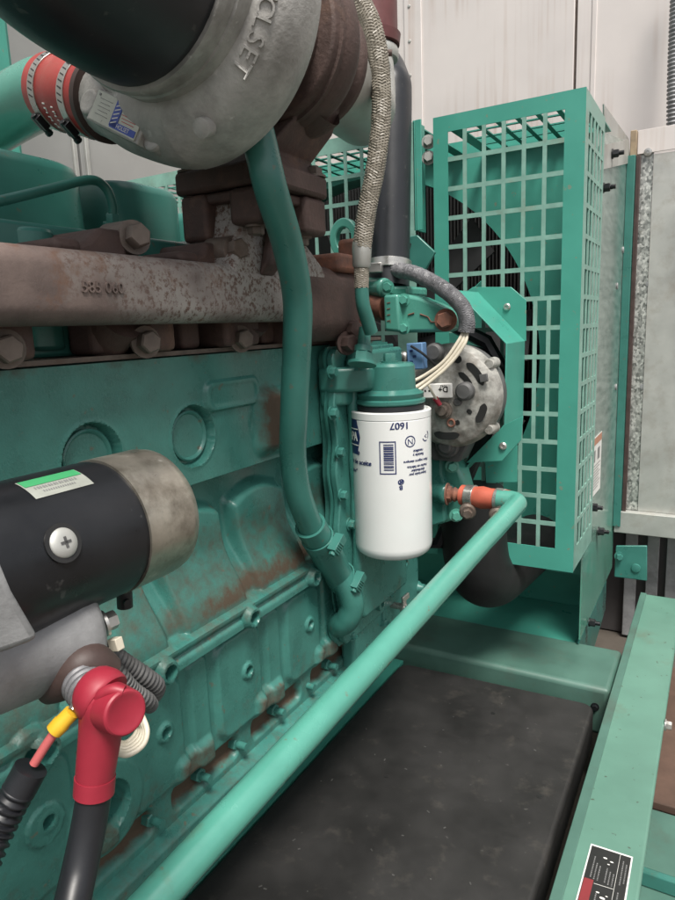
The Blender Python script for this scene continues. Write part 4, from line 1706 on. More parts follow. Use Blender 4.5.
# alternator wires in sleeve
t = thing('wiring_sleeve', 'grey braided wire sleeve arching over the alternator with cream wires coming out', 'wiring', at(470, 325, y=1.04))
pts = [at(396, 270, y=1.09), at(413, 273, y=1.07), at(432, 282, y=1.05), at(450, 294, y=1.035), at(463, 308, y=1.03), at(467, 322, y=1.03), at(466, 332, y=1.03)]
braid_tube(spline(pts, 8), .0125, t, 'sleeve', M['grey_braid'], 18, .028, .0008)
for i, (dx, dy) in enumerate(((0, 0), (3, 1), (-3, -2))):
    mb = MB()
    mb.tube(spline([at(466 + dx * .4, 328, y=1.03), at(462 + dx, 342 + dy, y=1.02), at(447 + dx, 363 + dy, y=1.01), at(428 + dx, 379 + dy * 2, y=1.0), at(412 + dx, 389 + dy * 3, y=.985), at(404, 391 + dy * 3, y=.975)], 8), .0028, 10)
    mb.build('cream_wire', M['cream'], t)
mb = MB()
mb.tube(spline([at(428, 384, y=1.02), at(432, 392, y=1.02), at(437, 400, y=1.03)], 6), .0022, 8)
mb.build('short_wire', M['cream'], t)
mb = MB()
mb.tube([at(435, 398, y=1.03), at(440, 405, y=1.035)], [.005, .004], 12)
mb.build('red_terminal', M['red_rubber'], t)

# hood around the alternator on the guard
t = hood = thing('alternator_shield', 'green bent sheet shield with cut corners at the right of the alternator', 'shield', at(515, 400, y=1.285))
yb = 1.286


def shade(p0, p1, p2, p3, th):
    mb = MB()
    n = (p1 - p0).cross(p3 - p0).normalized()
    mb.prism([p0, p1, p2, p3], n * th)
    return mb


qa = [at(467, 292, y=yb), at(478, 292, y=yb), at(525, 341, y=yb), at(523, 416, y=yb), at(481, 462, y=yb)]
fa = [q + V(0, -.125, 0) for q in qa]
mb = MB()
for a in (1, 2, 3):
    p0, p1, p2, p3 = qa[a], qa[a + 1], fa[a + 1], fa[a]
    n = (p1 - p0).cross(p3 - p0).normalized()
    mb.prism([p0, p1, p2, p3], n * .002)
mb.build('shield_band', M['guard'], hood, bevel=.0006)
mb = MB()
mb.prism([at(467, 291, y=yb), at(473, 287, y=yb), at(511, 287, y=yb), at(526, 300, y=yb), at(526, 341, y=yb), at(509, 344, y=yb)], (0, .003, 0))
mb.build('upper_tab', M['guard'], hood, bevel=.0006)
mb = MB()
mb.prism([at(523, 416, y=1.16), at(521, 440, y=1.16), at(502, 461, y=1.16), at(480, 462, y=1.16), at(466, 463, y=1.16), at(504, 425, y=1.16)], (0, .003, 0))
mb.build('lower_tab', M['guard'], hood, bevel=.0006)
mb = MB()
for p in (at(507, 307, y=yb), at(503, 446, y=1.16)):
    mb.lathe(p, (0, -1, 0), [(0, .007), (.002, .007), (.004, .005), (.004, .003), (.002, .0025), (.002, 0)], 18)
mb.build('rivet', M['steel'], hood)
mb = MB()
mb.prism([at(485, 460, y=yb + .003), at(517, 440, y=yb + .003), at(517, 482, y=yb + .003), at(486, 482, y=yb + .003)], (0, .003, 0))
mb.prism([at(486, 482.3, y=yb + .003), at(496, 482.3, y=yb + .003), at(494, 560, y=yb + .003), at(485, 558, y=yb + .003)], (0, .003, 0))
mb.build('back_sheet', M['guard'], hood)

# ================================================================== FAN GUARDS
def grid_plate(mb, us, vs_, hole, th, mp):
    """perforated plate: cells of the product grid, hole(i,j) True leaves it open"""
    nu, nv = len(us) - 1, len(vs_) - 1
    for i in range(nu):
        for j in range(nv):
            if hole(i, j):
                continue
            a, b, c, d = (us[i], vs_[j]), (us[i + 1], vs_[j]), (us[i + 1], vs_[j + 1]), (us[i], vs_[j + 1])
            f = [mp(*q, 0) for q in (a, b, c, d)]
            k = [mp(*q, th) for q in (a, b, c, d)]
            mb.add(f + k, [(0, 1, 2, 3), (7, 6, 5, 4)])
            for (p, q, di, dj) in ((0, 1, 0, -1), (1, 2, 1, 0), (2, 3, 0, 1), (3, 0, -1, 0)):
                ii, jj = i + di, j + dj
                if ii < 0 or jj < 0 or ii >= nu or jj >= nv or hole(ii, jj):
                    mb.add([f[p], f[q], k[q], k[p]], [(3, 2, 1, 0)])


def lines(lo, hi, n, bar_):
    """alternating solid/open line positions: n openings with bars between, from lo to hi"""
    pitch = (hi - lo + bar_) / n
    out = []
    for k in range(n):
        out += [lo + k * pitch, lo + k * pitch + pitch - bar_]
    return out


YG = 1.30
GZ0, GZ1 = -.495, .397
t = gr = thing('fan_guard', 'green perforated steel fan guard box with square openings, right of the black hose', 'guard', (-.37, 1.4, GZ0))
nrow = 15
zr = lines(GZ0 + .045, GZ1 - .030, nrow, .0085)
# upper wide-column zone and lower zone share columns; the middle strip has narrow ones
xc = lines(-.485, -.2655, 6, .0075)
xs = [-.515] + xc + [-.230]
zz = [GZ0] + zr + [GZ1]
zb0, zb1 = -.215, .062      # narrow zone
jb = [j for j in range(len(zz) - 1)]


def hole_front(i, j):
    if i % 2 == 0 or j % 2 == 0:
        return False
    zc = (zz[j] + zz[j + 1]) / 2
    if zb0 < zc < zb1 and i >= 9:
        return False
    return True


mb = MB()
# split plate: left/wide columns
narrow_i0 = 9
x_n0 = xs[narrow_i0]
rows_n = [j for j in range(len(zz) - 1) if j % 2 == 1 and zb0 < (zz[j] + zz[j + 1]) / 2 < zb1]


def hole_all(i, j):
    if i % 2 == 0 or j % 2 == 0:
        return False
    if j in rows_n and i >= narrow_i0:
        return False
    return True


# drop the cells of the narrow zone and fill them with a finer plate
zn_lo, zn_hi = zz[rows_n[0]], zz[rows_n[-1] + 1]
xn_hi = xs[-2]


def in_narrow(i, j):
    return xs[i] >= x_n0 - 1e-6 and xs[i + 1] <= xn_hi + 1e-6 and zz[j] >= zn_lo - 1e-6 and zz[j + 1] <= zn_hi + 1e-6


edge = lambda i, j: i == 0 or j == 0 or i == len(xs) - 2 or j == len(zz) - 2
grid_plate(mb, xs, zz, lambda i, j: not edge(i, j), .0025, lambda u, v, w: V(u, YG + w, v))
mb.build('front_border', M['guard'], gr)
mb = MB()
grid_plate(mb, xs, zz, lambda i, j: edge(i, j) or in_narrow(i, j) or hole_all(i, j), .0025, lambda u, v, w: V(u, YG + w, v))
xn = lines(x_n0, xn_hi, 3, .0075)
zn = []
for j in rows_n:
    zn += [zz[j], zz[j + 1]]
grid_plate(mb, xn, zn, lambda i, j: i % 2 == 0 and j % 2 == 0, .0025, lambda u, v, w: V(u, YG + w, v))
mb.build('front_grid', M['guard_bar'], gr)
mb = MB()
yc = lines(YG + .035, 1.50, 5, .011)
ysd = [YG + .0] + yc + [1.515]
grid_plate(mb, ysd, zz, lambda i, j: i % 2 == 1 and j % 2 == 1, .0025, lambda u, v, w: V(-.2305 - w, u + .0026, v))
mb.build('side_panel', M['guard_bar'], gr)
mb = MB()
yt = lines(YG + .02, 1.60, 5, .0075)
xt = lines(-.49, -.262, 6, .010)
grid_plate(mb, [-.515] + xt + [-.2335], [YG + .003] + yt + [1.62], lambda i, j: i % 2 == 1 and j % 2 == 1, .0025, lambda u, v, w: V(u, v, GZ1 - .0002 - w))
mb.build('top_panel', M['guard'], gr)
mb = MB()
mb.prism([(-.515, YG + .003, GZ0 + .0), (-.515, 1.6, GZ0 + .0), (-.515, 1.6, .10), (-.515, YG + .003, .0)], (.002, 0, 0))
mb.box((-.514, YG + .003, GZ0), (-.234, YG + .03, GZ0 + .0025))
mb.build('inner_flange', M['guard'], gr)

t = gl = thing('fan_guard', 'green perforated fan guard half seen behind the turbo and the black hose', 'guard', (-1.0, 1.4, GZ0))
xl = lines(-1.42, -.60, 21, .0075)
mb = MB()
grid_plate(mb, [-1.47] + xl + [-.556], zz, lambda i, j: i % 2 == 1 and j % 2 == 1, .0025, lambda u, v, w: V(u, YG + w, v))
mb.build('front_panel', M['guard_bar'], gl)
mb = MB()
xt = lines(-1.45, -.58, 22, .010)
grid_plate(mb, [-1.47] + xt + [-.556], [YG + .003] + yt + [1.62], lambda i, j: i % 2 == 1 and j % 2 == 1, .0025, lambda u, v, w: V(u, v, GZ1 - .0002 - w))
mb.build('top_panel', M['guard'], gl)
mb = MB()
mb.box((-.5585, YG - .0, .19), (-.553, YG + .05, .4))
mb.box((-.5525, YG - .001, .19), (-.54, YG + .0025, .4))
mb.build('edge_flange', M['guard'], gl, bevel=.0008)
mb = MB()
for z in (.33, .36):
    mb.hexbolt((-.533, YG + .02, z), (.3, -1, 0), .010, .014)
mb.build('flange_bolt', M['pale_metal'], gl)

# ================================================================== RADIATOR + SHROUD + FAN
t = rad = thing('radiator', 'green radiator shroud with round fan opening and dark core behind the fan guard', 'radiator', (-.85, 1.8, -.79))
FCX, FCZ, FRR = -.85, -.092, .474
mb = MB()
vs, fs = [], []
n = 96
x0, x1, z0, z1 = -1.45, -.252, -.62, .43
angs = sorted([2 * math.pi * k / n for k in range(n)] + [math.atan2(zz_ - FCZ, xx_ - FCX) % (2 * math.pi) for xx_ in (x0, x1) for zz_ in (z0, z1)])
n = len(angs)
for a in angs:
    c_, s_ = math.cos(a), math.sin(a)
    sc = min(((x1 if c_ > 0 else x0) - FCX) / c_ if abs(c_) > 1e-6 else 9, ((z1 if s_ > 0 else z0) - FCZ) / s_ if abs(s_) > 1e-6 else 9)
    vs.append(V(FCX + FRR * c_, 1.62, FCZ + FRR * s_))
    vs.append(V(FCX + sc * c_, 1.62, FCZ + sc * s_))
    vs.append(V(FCX + FRR * c_, 1.70, FCZ + FRR * s_))
for k in range(n):
    q = (k + 1) % n
    fs += [(3 * k, 3 * k + 1, 3 * q + 1, 3 * q), (3 * k, 3 * q, 3 * q + 2, 3 * k + 2)]
mb.add(vs, fs)
mb.build('fan_shroud', M['guard'], rad)
mb = MB()
for k in range(120):
    x = -1.43 + k * .0098
    mb.box((x, 1.80, -.60), (x + .002, 1.85, .42))
mb.box((-1.45, 1.851, -.62), (-.255, 1.87, .44))
mb.build('core_fins', M['void'], rad)
mb = MB()
for k in range(10):
    a = R_(k * 36 + 8)
    u_ = V(math.cos(a), 0, math.sin(a))
    w_ = V(-math.sin(a), .55, math.cos(a)).normalized()
    c_ = V(FCX, 1.66, FCZ)
    mb.prism([c_ + u_ * .09 - w_ * .035, c_ + u_ * .44 - w_ * .075, c_ + u_ * .45 + w_ * .065, c_ + u_ * .09 + w_ * .035], u_.cross(w_) * .004)
mb.cyl((FCX, 1.62, FCZ), (FCX, 1.70, FCZ), .11, 32)
mb.build('fan_blade', M['fan_black'], rad)
# side sheet
XS = -.247
mb = MB()
mb.prism([(XS, 1.51, -.737), (XS, 2.03, -.737), (XS, 2.03, .40), (XS, 2.0, .455), (XS, 1.60, .452 - .06), (XS, 1.51, .38)], (-.003, 0, 0))
sheet = mb.build('side_sheet', M['sheet'], rad)
mb = MB()
mb.prism([at(604, 104, x=XS - .004), at(629, 139, x=XS - .004), at(605, 142, x=XS - .004)], (-.003, 0, 0))
mb.build('corner_gusset', M['pale_metal'], rad)
mb = MB()
mb.prism([at(600, 146, x=XS + .003), at(629, 139, x=XS + .003), at(630, 163, x=XS + .003), at(600, 170, x=XS + .003)], (-.002, 0, 0))
mb.build('top_strap', M['pale_metal'], rad)
for px, py in ((612, 154), (603, 188), (591, 507), (598, 531), (589, 622)):
    p = at(px, py, x=XS + .0035)
    mb = MB()
    mb.lathe(p, (1, 0, 0), [(0, .011), (.003, .011), (.003, 0)], 18)
    mb.hexbolt(p + V(.003, 0, 0), (1, 0, 0), .0095, .012, False)
    mb.cyl(p, p + V(.026, 0, 0), .005, 12)
    mb.build('sheet_nut', M['black_paint'], rad)
for px, py in ((617, 286), (616, 387), (623, 250)):
    mb = MB()
    mb.lathe(at(px, py, x=XS + .0005), (1, 0, 0), [(0, .009), (.002, .008), (.003, 0)], 16)
    mb.build('sheet_rivet', M['alu_dark'], rad)
mb = MB()
mb.prism([(XS - .004, 1.515, -.752), (XS - .004, 1.95, -.752), (XS - .004, 1.95, -.84), (XS - .004, 1.60, -.9)], (-.006, 0, 0))
mb.build('foot_plate', M['green'], rad)

# sticker on that sheet
t = thing('warning_sticker', 'white paper sticker with dusty orange band on the radiator side sheet', 'sticker', at(596, 470, x=XS))
q4 = [at(592, 441, x=XS + .0012), at(602, 431, x=XS + .0012), at(600, 488, x=XS + .0012), at(588, 503, x=XS + .0012)]
mb = MB()
mb.prism(q4, (-.0006, 0, 0))
mb.build('sticker_sheet', M['label_white'], t)


def quad_pt(q, u, v, off):
    return q[0] * (1 - u) * (1 - v) + q[1] * u * (1 - v) + q[2] * u * v + q[3] * (1 - u) * v + Vector(off)


def quad_rect(mb, q, u0, u1, v0, v1, off):
    mb.add([quad_pt(q, u0, v0, off), quad_pt(q, u1, v0, off), quad_pt(q, u1, v1, off), quad_pt(q, u0, v1, off)], [(0, 1, 2, 3)])


mb = MB()
quad_rect(mb, q4, .02, .98, .01, .13, (.0006, 0, 0))
mb.build('sticker_band', M['orange_ink'], t)
mb = MB()
for u in (.2, .62):
    quad_rect(mb, q4, u, u + .2, .22, .42, (.0006, 0, 0))
for k in range(9):
    quad_rect(mb, q4, .1, .9 - .08 * (k % 3), .48 + .05 * k, .495 + .05 * k, (.0006, 0, 0))
mb.build('sticker_print', M['grey_ink'], t)

# ------------------------------------------------------------------ baffles right of the radiator
YB = 2.035
t = baf = thing('side_baffle', 'galvanised spangled sheet metal baffle with rivets to the right of the radiator', 'baffle', (-.15, YB, -.55))
mb = MB()
mb.box((-.244, YB, -.555), (-.185, YB + .003, .44))
mb.build('spangled_sheet', M['galv'], baf)
mb = MB()
mb.box((-.184, YB - .004, -.555), (.6, YB + .003, .42))
mb.build('pale_sheet', M['pale_metal'], baf)
mb = MB()
mb.box((-.225, YB - .007, .425), (.6, YB - .004, .485))
mb.build('top_strip', M['wall'], baf, bevel=.001)
mb = MB()
mb.box((-.242, YB - .02, .42), (-.226, YB + .02, .485))
mb.build('end_block', basic('dusty_tan', (.30, .23, .15), .7, 0, .3, 40, .2), baf, bevel=.002)
mb = MB()
mb.box((-.244, YB - .03, -.62), (.6, YB - .001, -.556))
mb.build('bottom_strip', M['pale_metal'], baf, bevel=.002)
for px, py in ((649, 284), (643, 387), (656, 197), (657, 187), (641, 480)):
    mb = MB()
    mb.lathe(at(px, py, y=YB), (0, -1, 0), [(0, .009), (.002, .008), (.003, 0)], 16)
    mb.build('baffle_rivet', M['alu_dark'], baf)
mb = MB()
mb.lathe(at(648, 152, y=YB - .007), (0, -1, 0), [(0, .010), (.002, .010), (.003, .004), (.001, .004), (.001, 0)], 18)
for px, py in ((634.5, 334), (641, 229)):
    mb.obox(at(px, py, y=YB - .012), V(.004, 0, 0), V(0, .003, 0), V(0, 0, .006))
mb.build('baffle_screw', M['steel'], baf)
t = thing('edge_channel', 'narrow dark green upright channel between radiator side and galvanised baffle', 'channel', (-.25, YB, -.6))
mb = MB()
a_, b_ = at(633, 150, y=YB - .03), at(636, 150, y=YB - .03)
mb.box((-.2465, YB - .035, -.60), (-.226, YB - .006, .42))
mb.build('channel_face', M['green'], t, bevel=.001)
mb = MB()
mb.box((-.2255, YB - .02, -.60), (-.215, YB - .004, .42))
mb.build('channel_seal', M['brown_rubber'], t, bevel=.001)

# lower right: bracket and posts
t = thing('rail_bracket', 'green upright bracket plate with one bolt head where the rail ends', 'bracket', at(632, 575, y=1.8))
mb = MB()
mb.prism([at(616, 546, y=1.85), at(647, 546, y=1.85), at(647, 581, y=1.85), at(614, 577, y=1.85)], (0, .008, 0))
mb.build('bracket_plate', M['green'], t, bevel=.002)
mb = MB()
mb.lathe(at(636, 568, y=1.85), (0, -1, 0), [(0, .012), (.004, .011), (.006, 0)], 18)
mb.hexbolt(at(619, 556, y=1.85), (0.3, -1, 0), .009, .014)
mb.build('bracket_bolt', M['green'], t)
t = thing('support_post', 'grey steel upright posts under the pale baffle at the right edge', 'post', at(660, 560, y=2.1))
mb = MB()
for a in (626, 648, 668):
    p, q = at(a, 530, y=2.12), at(a + 8, 530, y=2.12)
    mb.box((p.x, 2.12, -.99), (q.x + .012, 2.14, -.56))
mb.build('post_bar', M['alu_dark'], t, bevel=.002)

# flexible conduit top right
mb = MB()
mb.box((-.8, 2.15, -.995), (.7, 2.165, -.50))  # added dark sheet that stands in for shade low on the back wall
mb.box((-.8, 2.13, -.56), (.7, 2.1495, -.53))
o = mb.build('wall_shade_panel', M['wall_shade'], None, bevel=.002)
o['label'] = 'added dark panel standing in for shade on the lower wall behind the upright posts at right'
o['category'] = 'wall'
t = thing('flexible_conduit', 'ribbed metal flexible conduit at the upper right edge on the pale wall', 'conduit', at(672, 130, y=2.2))
ribbed([at(672.5, 137, y=2.2), at(673, 100, y=2.2), at(674, 60, y=2.21), at(676, 10, y=2.22), at(679, -60, y=2.23)], .0145, t, 'conduit_run', M['alu_dark'], .011, .0022)

# ================================================================== LONG DRAIN TUBE with orange coupling
t = dt = thing('water_tube', 'long light green tube running diagonally past the engine to an orange coupling', 'tube', at(500, 513, d=1.04))
pA = at(514, 502, d=1.05)
pB = at(171, 880, d=.52)
dirv = (pB - pA).normalized()
pth = fillet([at(497, 499, d=1.075), at(520, 501, d=1.06), pB + dirv * .12], .024, 8)
mb = MB()
mb.tube(pth, .0155, 32)
mb.build('tube_run', M['green_pipe'], dt)
oa, ob = at(462, 495, d=1.12), at(509, 501, d=1.07)
od = ob - oa
mb = MB()
mb.lathe(oa, od, [(0, .014), (0, .0175), (od.length * .3, .0172), (od.length * .45, .019), (od.length * .6, .0172), (od.length, .0178), (od.length, .014)], 36)
mb.build('coupling_sleeve', M['orange_hose'], dt)
for f in (.2, .83):
    c_ = oa + od * f
    mb = MB()
    mb.lathe(c_ - od.normalized() * .0075, od, [(0, .017), (0, .0192), (.015, .0192), (.015, .017)], 36)
    cl = mb.build('hose_clamp', M['steel'], dt, bevel=.0005)
    mb = MB()
    q = c_ + V(-.002, -.012, -.022)
    mb.lathe(q, (.35, -1, -.1), [(-.02, .008), (-.004, .009), (-.004, .0135), (.006, .014), (.010, .011), (.010, 0)], 20)
    mb.hexbolt(q + V(.003, -.01, -.001), (.35, -1, -.1), .0085, .008, False)
    mb.build('clamp_screw', M['bolt_dirty'], cl)
mb = MB()
na, nb = at(447, 494, d=1.13), at(464, 495, d=1.118)
mb.lathe(na, nb - na, [(0, .0), (0, .012), (.004, .013), (.008, .010), (.014, .013), (.018, .010), (.03, .011), (.03, 0)], 24)
mb.hexbolt(na, nb - na, .014, .009, True)
mb.build('hose_barb', M['rust_red'], dt)

# water inlet housing the coupling screws into
t = thing('water_inlet', 'green rounded water inlet casting under the alternator, right of the white filter', 'inlet casting', at(445, 520, y=1.12))
c_ = at(440, 494, y=1.13)
mb = MB()
pp = [at(420, 462, y=1.13), at(440, 457, y=1.13), at(452, 458, y=1.13), at(461, 472, y=1.13), at(466, 490, y=1.13), at(464, 508, y=1.13), at(455, 520, y=1.13), at(440, 525, y=1.13), at(420, 524, y=1.13)]
mb.prism(pp, (0, .05, 0))
mb.build('inlet_body', M['green_pipe'], t, bevel=.008, seg=3)
mb = MB()
mb.prism([p + V(-.012, -.022, .004) for p in pp[:3]] + [p + V(-.03, -.022, 0) for p in pp[3:6]] + [p + V(-.012, -.022, 0) for p in pp[6:]], (0, .02, 0))
mb.lathe(at(447, 494, y=1.11), (1, -.5, 0), [(-.04, .022), (.004, .020), (.006, .016), (.006, 0)], 28)
mb.build('inlet_flange', M['green'], t, bevel=.004, seg=3)
for px, py in ((452, 466), (456, 515)):
    mb = MB()
    mb.hexbolt(at(px, py, y=1.108), (.5, -1, 0), .009, .013)
    mb.build('inlet_bolt', M['green_pipe'], t)

# lower black hose under the guard
t = thing('lower_radiator_hose', 'fat black rubber hose hanging in a curve below the orange coupling', 'hose', at(480, 600, y=1.3))
pth = fillet([at(470, 490, y=1.24), at(478, 588, y=1.26), at(478, 588, y=1.26) + V(.04, .40, .0)], .12, 14)
mb = MB()
mb.tube(pth, .066, 40)
mb.build('hose_body', M['matt_black'], t)

# drain cock on the gear case
t = thing('drain_cock', 'small weathered metal drain cock on the lower gear case, above the light green tube', 'drain valve', at(404, 610, x=-.45))
mb = MB()
p = at(404, 607, x=-.45)
mb.cyl(p + V(-.025, 0, 0), p + V(.01, 0, 0), .006, 14)
mb.lathe(p + V(0, 0, -.016), (0, 0, 1), [(0, 0), (0, .006), (.010, .0075), (.018, .0075), (.020, .005), (.030, .004), (.032, 0)], 16)
mb.build('cock_body', M['steel'], t)
mb = MB()
mb.obox(p + V(0.003, 0, .018), V(.002, .009, .002), V(.002, 0, 0), V(0, -.001, .005))
mb.build('cock_handle', M['steel'], t, bevel=.001)

# ================================================================== STARTER MOTOR
SX, SZ, SR = -.36, -.128, .047
t = stt = thing('starter_motor', 'black starter motor with dull silver end cap, at the left edge of the photo', 'starter motor', (SX, .2, SZ - .06))
mb = MB()
mb.lathe((SX, .0, SZ), (0, 1, 0), [(0, 0), (0, SR), (.288, SR), (.289, SR - .0012), (.292, SR - .0012)], 96)
mb.build('motor_barrel', M['black_paint'], stt)
M['end_cap'] = basic('dull_end_cap', (.44, .41, .35), .36, .8, .3, 30, .35, 140, .0007, dirt=(.15, .13, .10), dirt_lo=.45, dirt_hi=.70, dirt_scale=26, speck=((.62, .60, .55), 60, .66))
mb = MB()
mb.lathe((SX, .292, SZ), (0, 1, 0), [(0, SR - .002), (0, SR + .0006), (.040, SR + .0006), (.046, SR - .0005), (.050, SR - .004), (.051, SR - .009), (.052, 0)], 96)
mb.build('end_cap', M['end_cap'], stt)
mb = MB()
pp = at(64, 543, d=.367)


def on_barrel(y, ang, off=0.0):
    """point on the barrel: ang measured in the x-z plane from +X"""
    return V(SX + (SR + off) * math.cos(ang), y, SZ + (SR + off) * math.sin(ang))


def barrel_hit(px, py):
    """where the photo's pixel meets the barrel"""
    r = CM.T @ np.array([(px - 337.5) / FPX, (py - 450) / FPX, 1.0])
    A = r[0] ** 2 + r[2] ** 2
    B = -2 * (r[0] * SX + r[2] * SZ)
    C = SX ** 2 + SZ ** 2 - SR ** 2
    D = max(0, B * B - 4 * A * C)
    tt = (-B - math.sqrt(D)) / (2 * A)
    p = r * tt
    return V(*p.tolist()), math.atan2(p[2] - SZ, p[0] - SX)


p, ang = barrel_hit(63, 543)
nv = V(math.cos(ang), 0, math.sin(ang))
mb.lathe(p - nv * .002, nv, [(0, .0088), (.0030, .0088), (.0042, .0076), (.0050, .004), (.0050, 0)], 32)
sc_ = mb.build('pole_screw', M['pale_metal'], stt, bevel=.0004)
mb = MB()
tz = V(-math.sin(ang), 0, math.cos(ang))
mb.obox(p + nv * .0032, V(0, .0033, 0), tz * .0008, nv * .0002)
mb.obox(p + nv * .0032, V(0, .0008, 0), tz * .0033, nv * .0002)
mb.build('screw_slot', M['grey_loom'], sc_)
mb = MB()
mb.lathe(p - nv * .0015, nv, [(0, .0115), (.0022, .0115), (.0024, .0)], 32)
mb.build('screw_recess', M['black_ink'], sc_)
# sticker: curved on the barrel
c4 = [barrel_hit(*q) for q in ((17, 483), (77, 470), (92, 485), (32, 500))]
y0l, y1l = (c4[0][0].y + c4[3][0].y) / 2, (c4[1][0].y + c4[2][0].y) / 2
a0l, a1l = (c4[0][1] + c4[1][1]) / 2, (c4[2][1] + c4[3][1]) / 2


def barrel_patch(mb, u0, u1, v0, v1, off, n=8):
    vs, fs = [], []
    for k in range(n + 1):
        v = v0 + (v1 - v0) * k / n
        a = a0l + (a1l - a0l) * v
        for u in (u0, u1):
            vs.append(on_barrel(y0l + (y1l - y0l) * u, a, off))
    for k in range(n):
        fs.append((2 * k, 2 * k + 1, 2 * k + 3, 2 * k + 2))
    mb.add(vs, fs)


mb = MB()
barrel_patch(mb, 0, 1, 0, 1, .0004)
sk = mb.build('rating_label', M['label_silver'], stt)
mb = MB()
barrel_patch(mb, .02, .98, .02, .42, .0007)
mb.build('label_band', M['label_green'], sk)
mb = MB()
for k in range(16):
    barrel_patch(mb, .12 + .045 * k, .12 + .045 * k + .02 + .01 * (k % 2), .5, .62, .0007, 2)
for k in range(14):
    barrel_patch(mb, .2 + .04 * k, .2 + .04 * k + .02, .72, .80, .0007, 2)
mb.build('label_print', M['grey_ink'], sk)
# drain tube under the cap
mb = MB()
a_, b_ = at(124, 585, d=.475), at(125, 607, d=.478)
mb.cyl(a_, b_, .0056, 16)
mb.cyl(b_ + V(0, 0, .006), b_ + V(.008, -.004, .006), .0025, 10)
mb.build('vent_tube', M['black_rubber'], stt)
# nose casting and solenoid below
mb = MB()
mb.prism([at(-40, 540, d=.300), at(-2, 553, d=.305), at(14, 592, d=.312), at(42, 640, d=.322), at(10, 652, d=.318), at(-40, 668, d=.310)], V(-.05, .01, .0))
mb.build('nose_casting', M['alu_dark'], stt, bevel=.004, seg=3)
sa, sb_ = at(-40, 668, d=.375), at(95, 622, d=.43)
sdir = sb_ - sa
mb = MB()
Ls = sdir.length
mb.lathe(sa, sdir, [(0, 0), (0, .033), (Ls * .80, .032), (Ls * .90, .030), (Ls * .96, .026), (Ls * .97, 0)], 48)
mb.prism([at(30, 640, d=.385), at(60, 618, d=.40), at(95, 606, d=.415), at(103, 618, d=.42), at(101, 633, d=.42), at(60, 655, d=.395), at(30, 668, d=.385)], at(60, 640, d=.43) - at(60, 640, d=.40))
mb.build('solenoid', M['alu_dark'], stt, bevel=.004, seg=3)
mb = MB()
p = at(103, 624, d=.425)
mb.hexbolt(p, (.3, .8, .1), .0062, .009, True)
mb.build('solenoid_nut', M['steel'], stt)
mb = MB()
mb.tube(spline([at(80, 604, d=.42), at(92, 617, d=.413), at(100, 628, d=.415), at(97, 637, d=.418)], 6), .0012, 8)
mb.build('joint_seam', M['black_ink'], stt)

# brown rubber terminal boot
t = thing('terminal_boot', 'brown rubber boot on the starter solenoid above the red cable cover', 'boot', at(75, 675, d=.40))
mb = MB()
mb.tube(spline([at(50, 690, d=.40), at(62, 680, d=.396), at(80, 664, d=.394), at(92, 660, d=.398), at(103, 668, d=.405)], 8), [.009, .010, .0115, .013, .015, .0165, .018, .019, .0195] + [.0195] * 8 + [.0195, .019, .0185, .018, .0175, .017, .0165, .016, .0155, .015, .014, .013, .012, .011, .010, .009][:16], 24) if False else None
pth = spline([at(47, 692, d=.40), at(60, 684, d=.396), at(76, 670, d=.394), at(90, 664, d=.398), at(104, 674, d=.405)], 6)
k_ = len(pth)
mb.tube(pth, [.0055 + .0075 * math.sin(math.pi * min(1, .15 + .85 * i / (k_ - 1)) * .62) for i in range(k_)], 24)
mb.build('boot_shell', M['brown_rubber'], t)
mb = MB()
ca_, cb_ = at(84, 684, d=.388), at(93, 696, d=.378)
for k in range(4):
    mb.ring(ca_.lerp(cb_, k / 3), cb_ - ca_, .0108, .0022, 28, 8)
mb.build('ribbed_collar', M['grey_braid'], t)

# ================================================================== BATTERY CABLE with red boot
t = bc = thing('battery_cable', 'thick black battery cable with moulded red rubber terminal cover', 'cable', at(80, 800, d=.37))
j = at(104, 704, d=.365)
k2 = at(94, 788, d=.368)
mb = MB()
mb.tube(spline([at(110, 696, d=.368), at(106, 706, d=.365), at(102, 722, d=.365), at(99, 745, d=.366), at(96, 768, d=.367), at(95, 778, d=.3675)], 6),
        [.0125, .014, .0152, .0158, .016, .0158, .0155, .0148, .0142, .0136, .0131, .0127, .0124, .0121, .0119, .0117, .0116, .0115, .0114, .0113, .0112, .0111, .0110, .0109, .0108, .0107, .0107, .0106, .0106, .0105, .0105][:31], 28)
mb.tube([at(95.2, 776, d=.3675), at(94, 793, d=.368)], .0111, 28)
# side nub
na, nb = at(103, 703, d=.368), at(126, 713, d=.350)
nd = nb - na
mb.lathe(na, nd, [(0, .0), (0, .0135), (nd.length * .55, .0130), (nd.length * .80, .0125), (nd.length * .96, .0122), (nd.length * 1.0, .0112), (nd.length * 1.0, .0098), (nd.length * .985, .0092), (nd.length * .99, 0)], 36)
mb.tube(spline([at(97, 703, d=.356), at(103, 694, d=.353), at(113, 690, d=.352), at(124, 692, d=.352)], 6), .0034, 14)
mb.tube(spline([at(92, 690, d=.37), at(99, 694, d=.367), at(106, 700, d=.365)], 5), [.013, .0138, .0145, .015, .0153, .0156, .0158, .0158, .0158, .0156, .015], 24)
mb.build('red_boot', M['red_rubber'], bc, ang=50, bevel=.0006)
mb = MB()
mb.tube(spline([at(97, 760, d=.367), at(94, 793, d=.368), at(88, 830, d=.366), at(80, 868, d=.36), at(72, 905, d=.35), at(66, 945, d=.34)], 8), .0097, 28)
mb.build('cable_jacket', M['black_rubber'], bc)

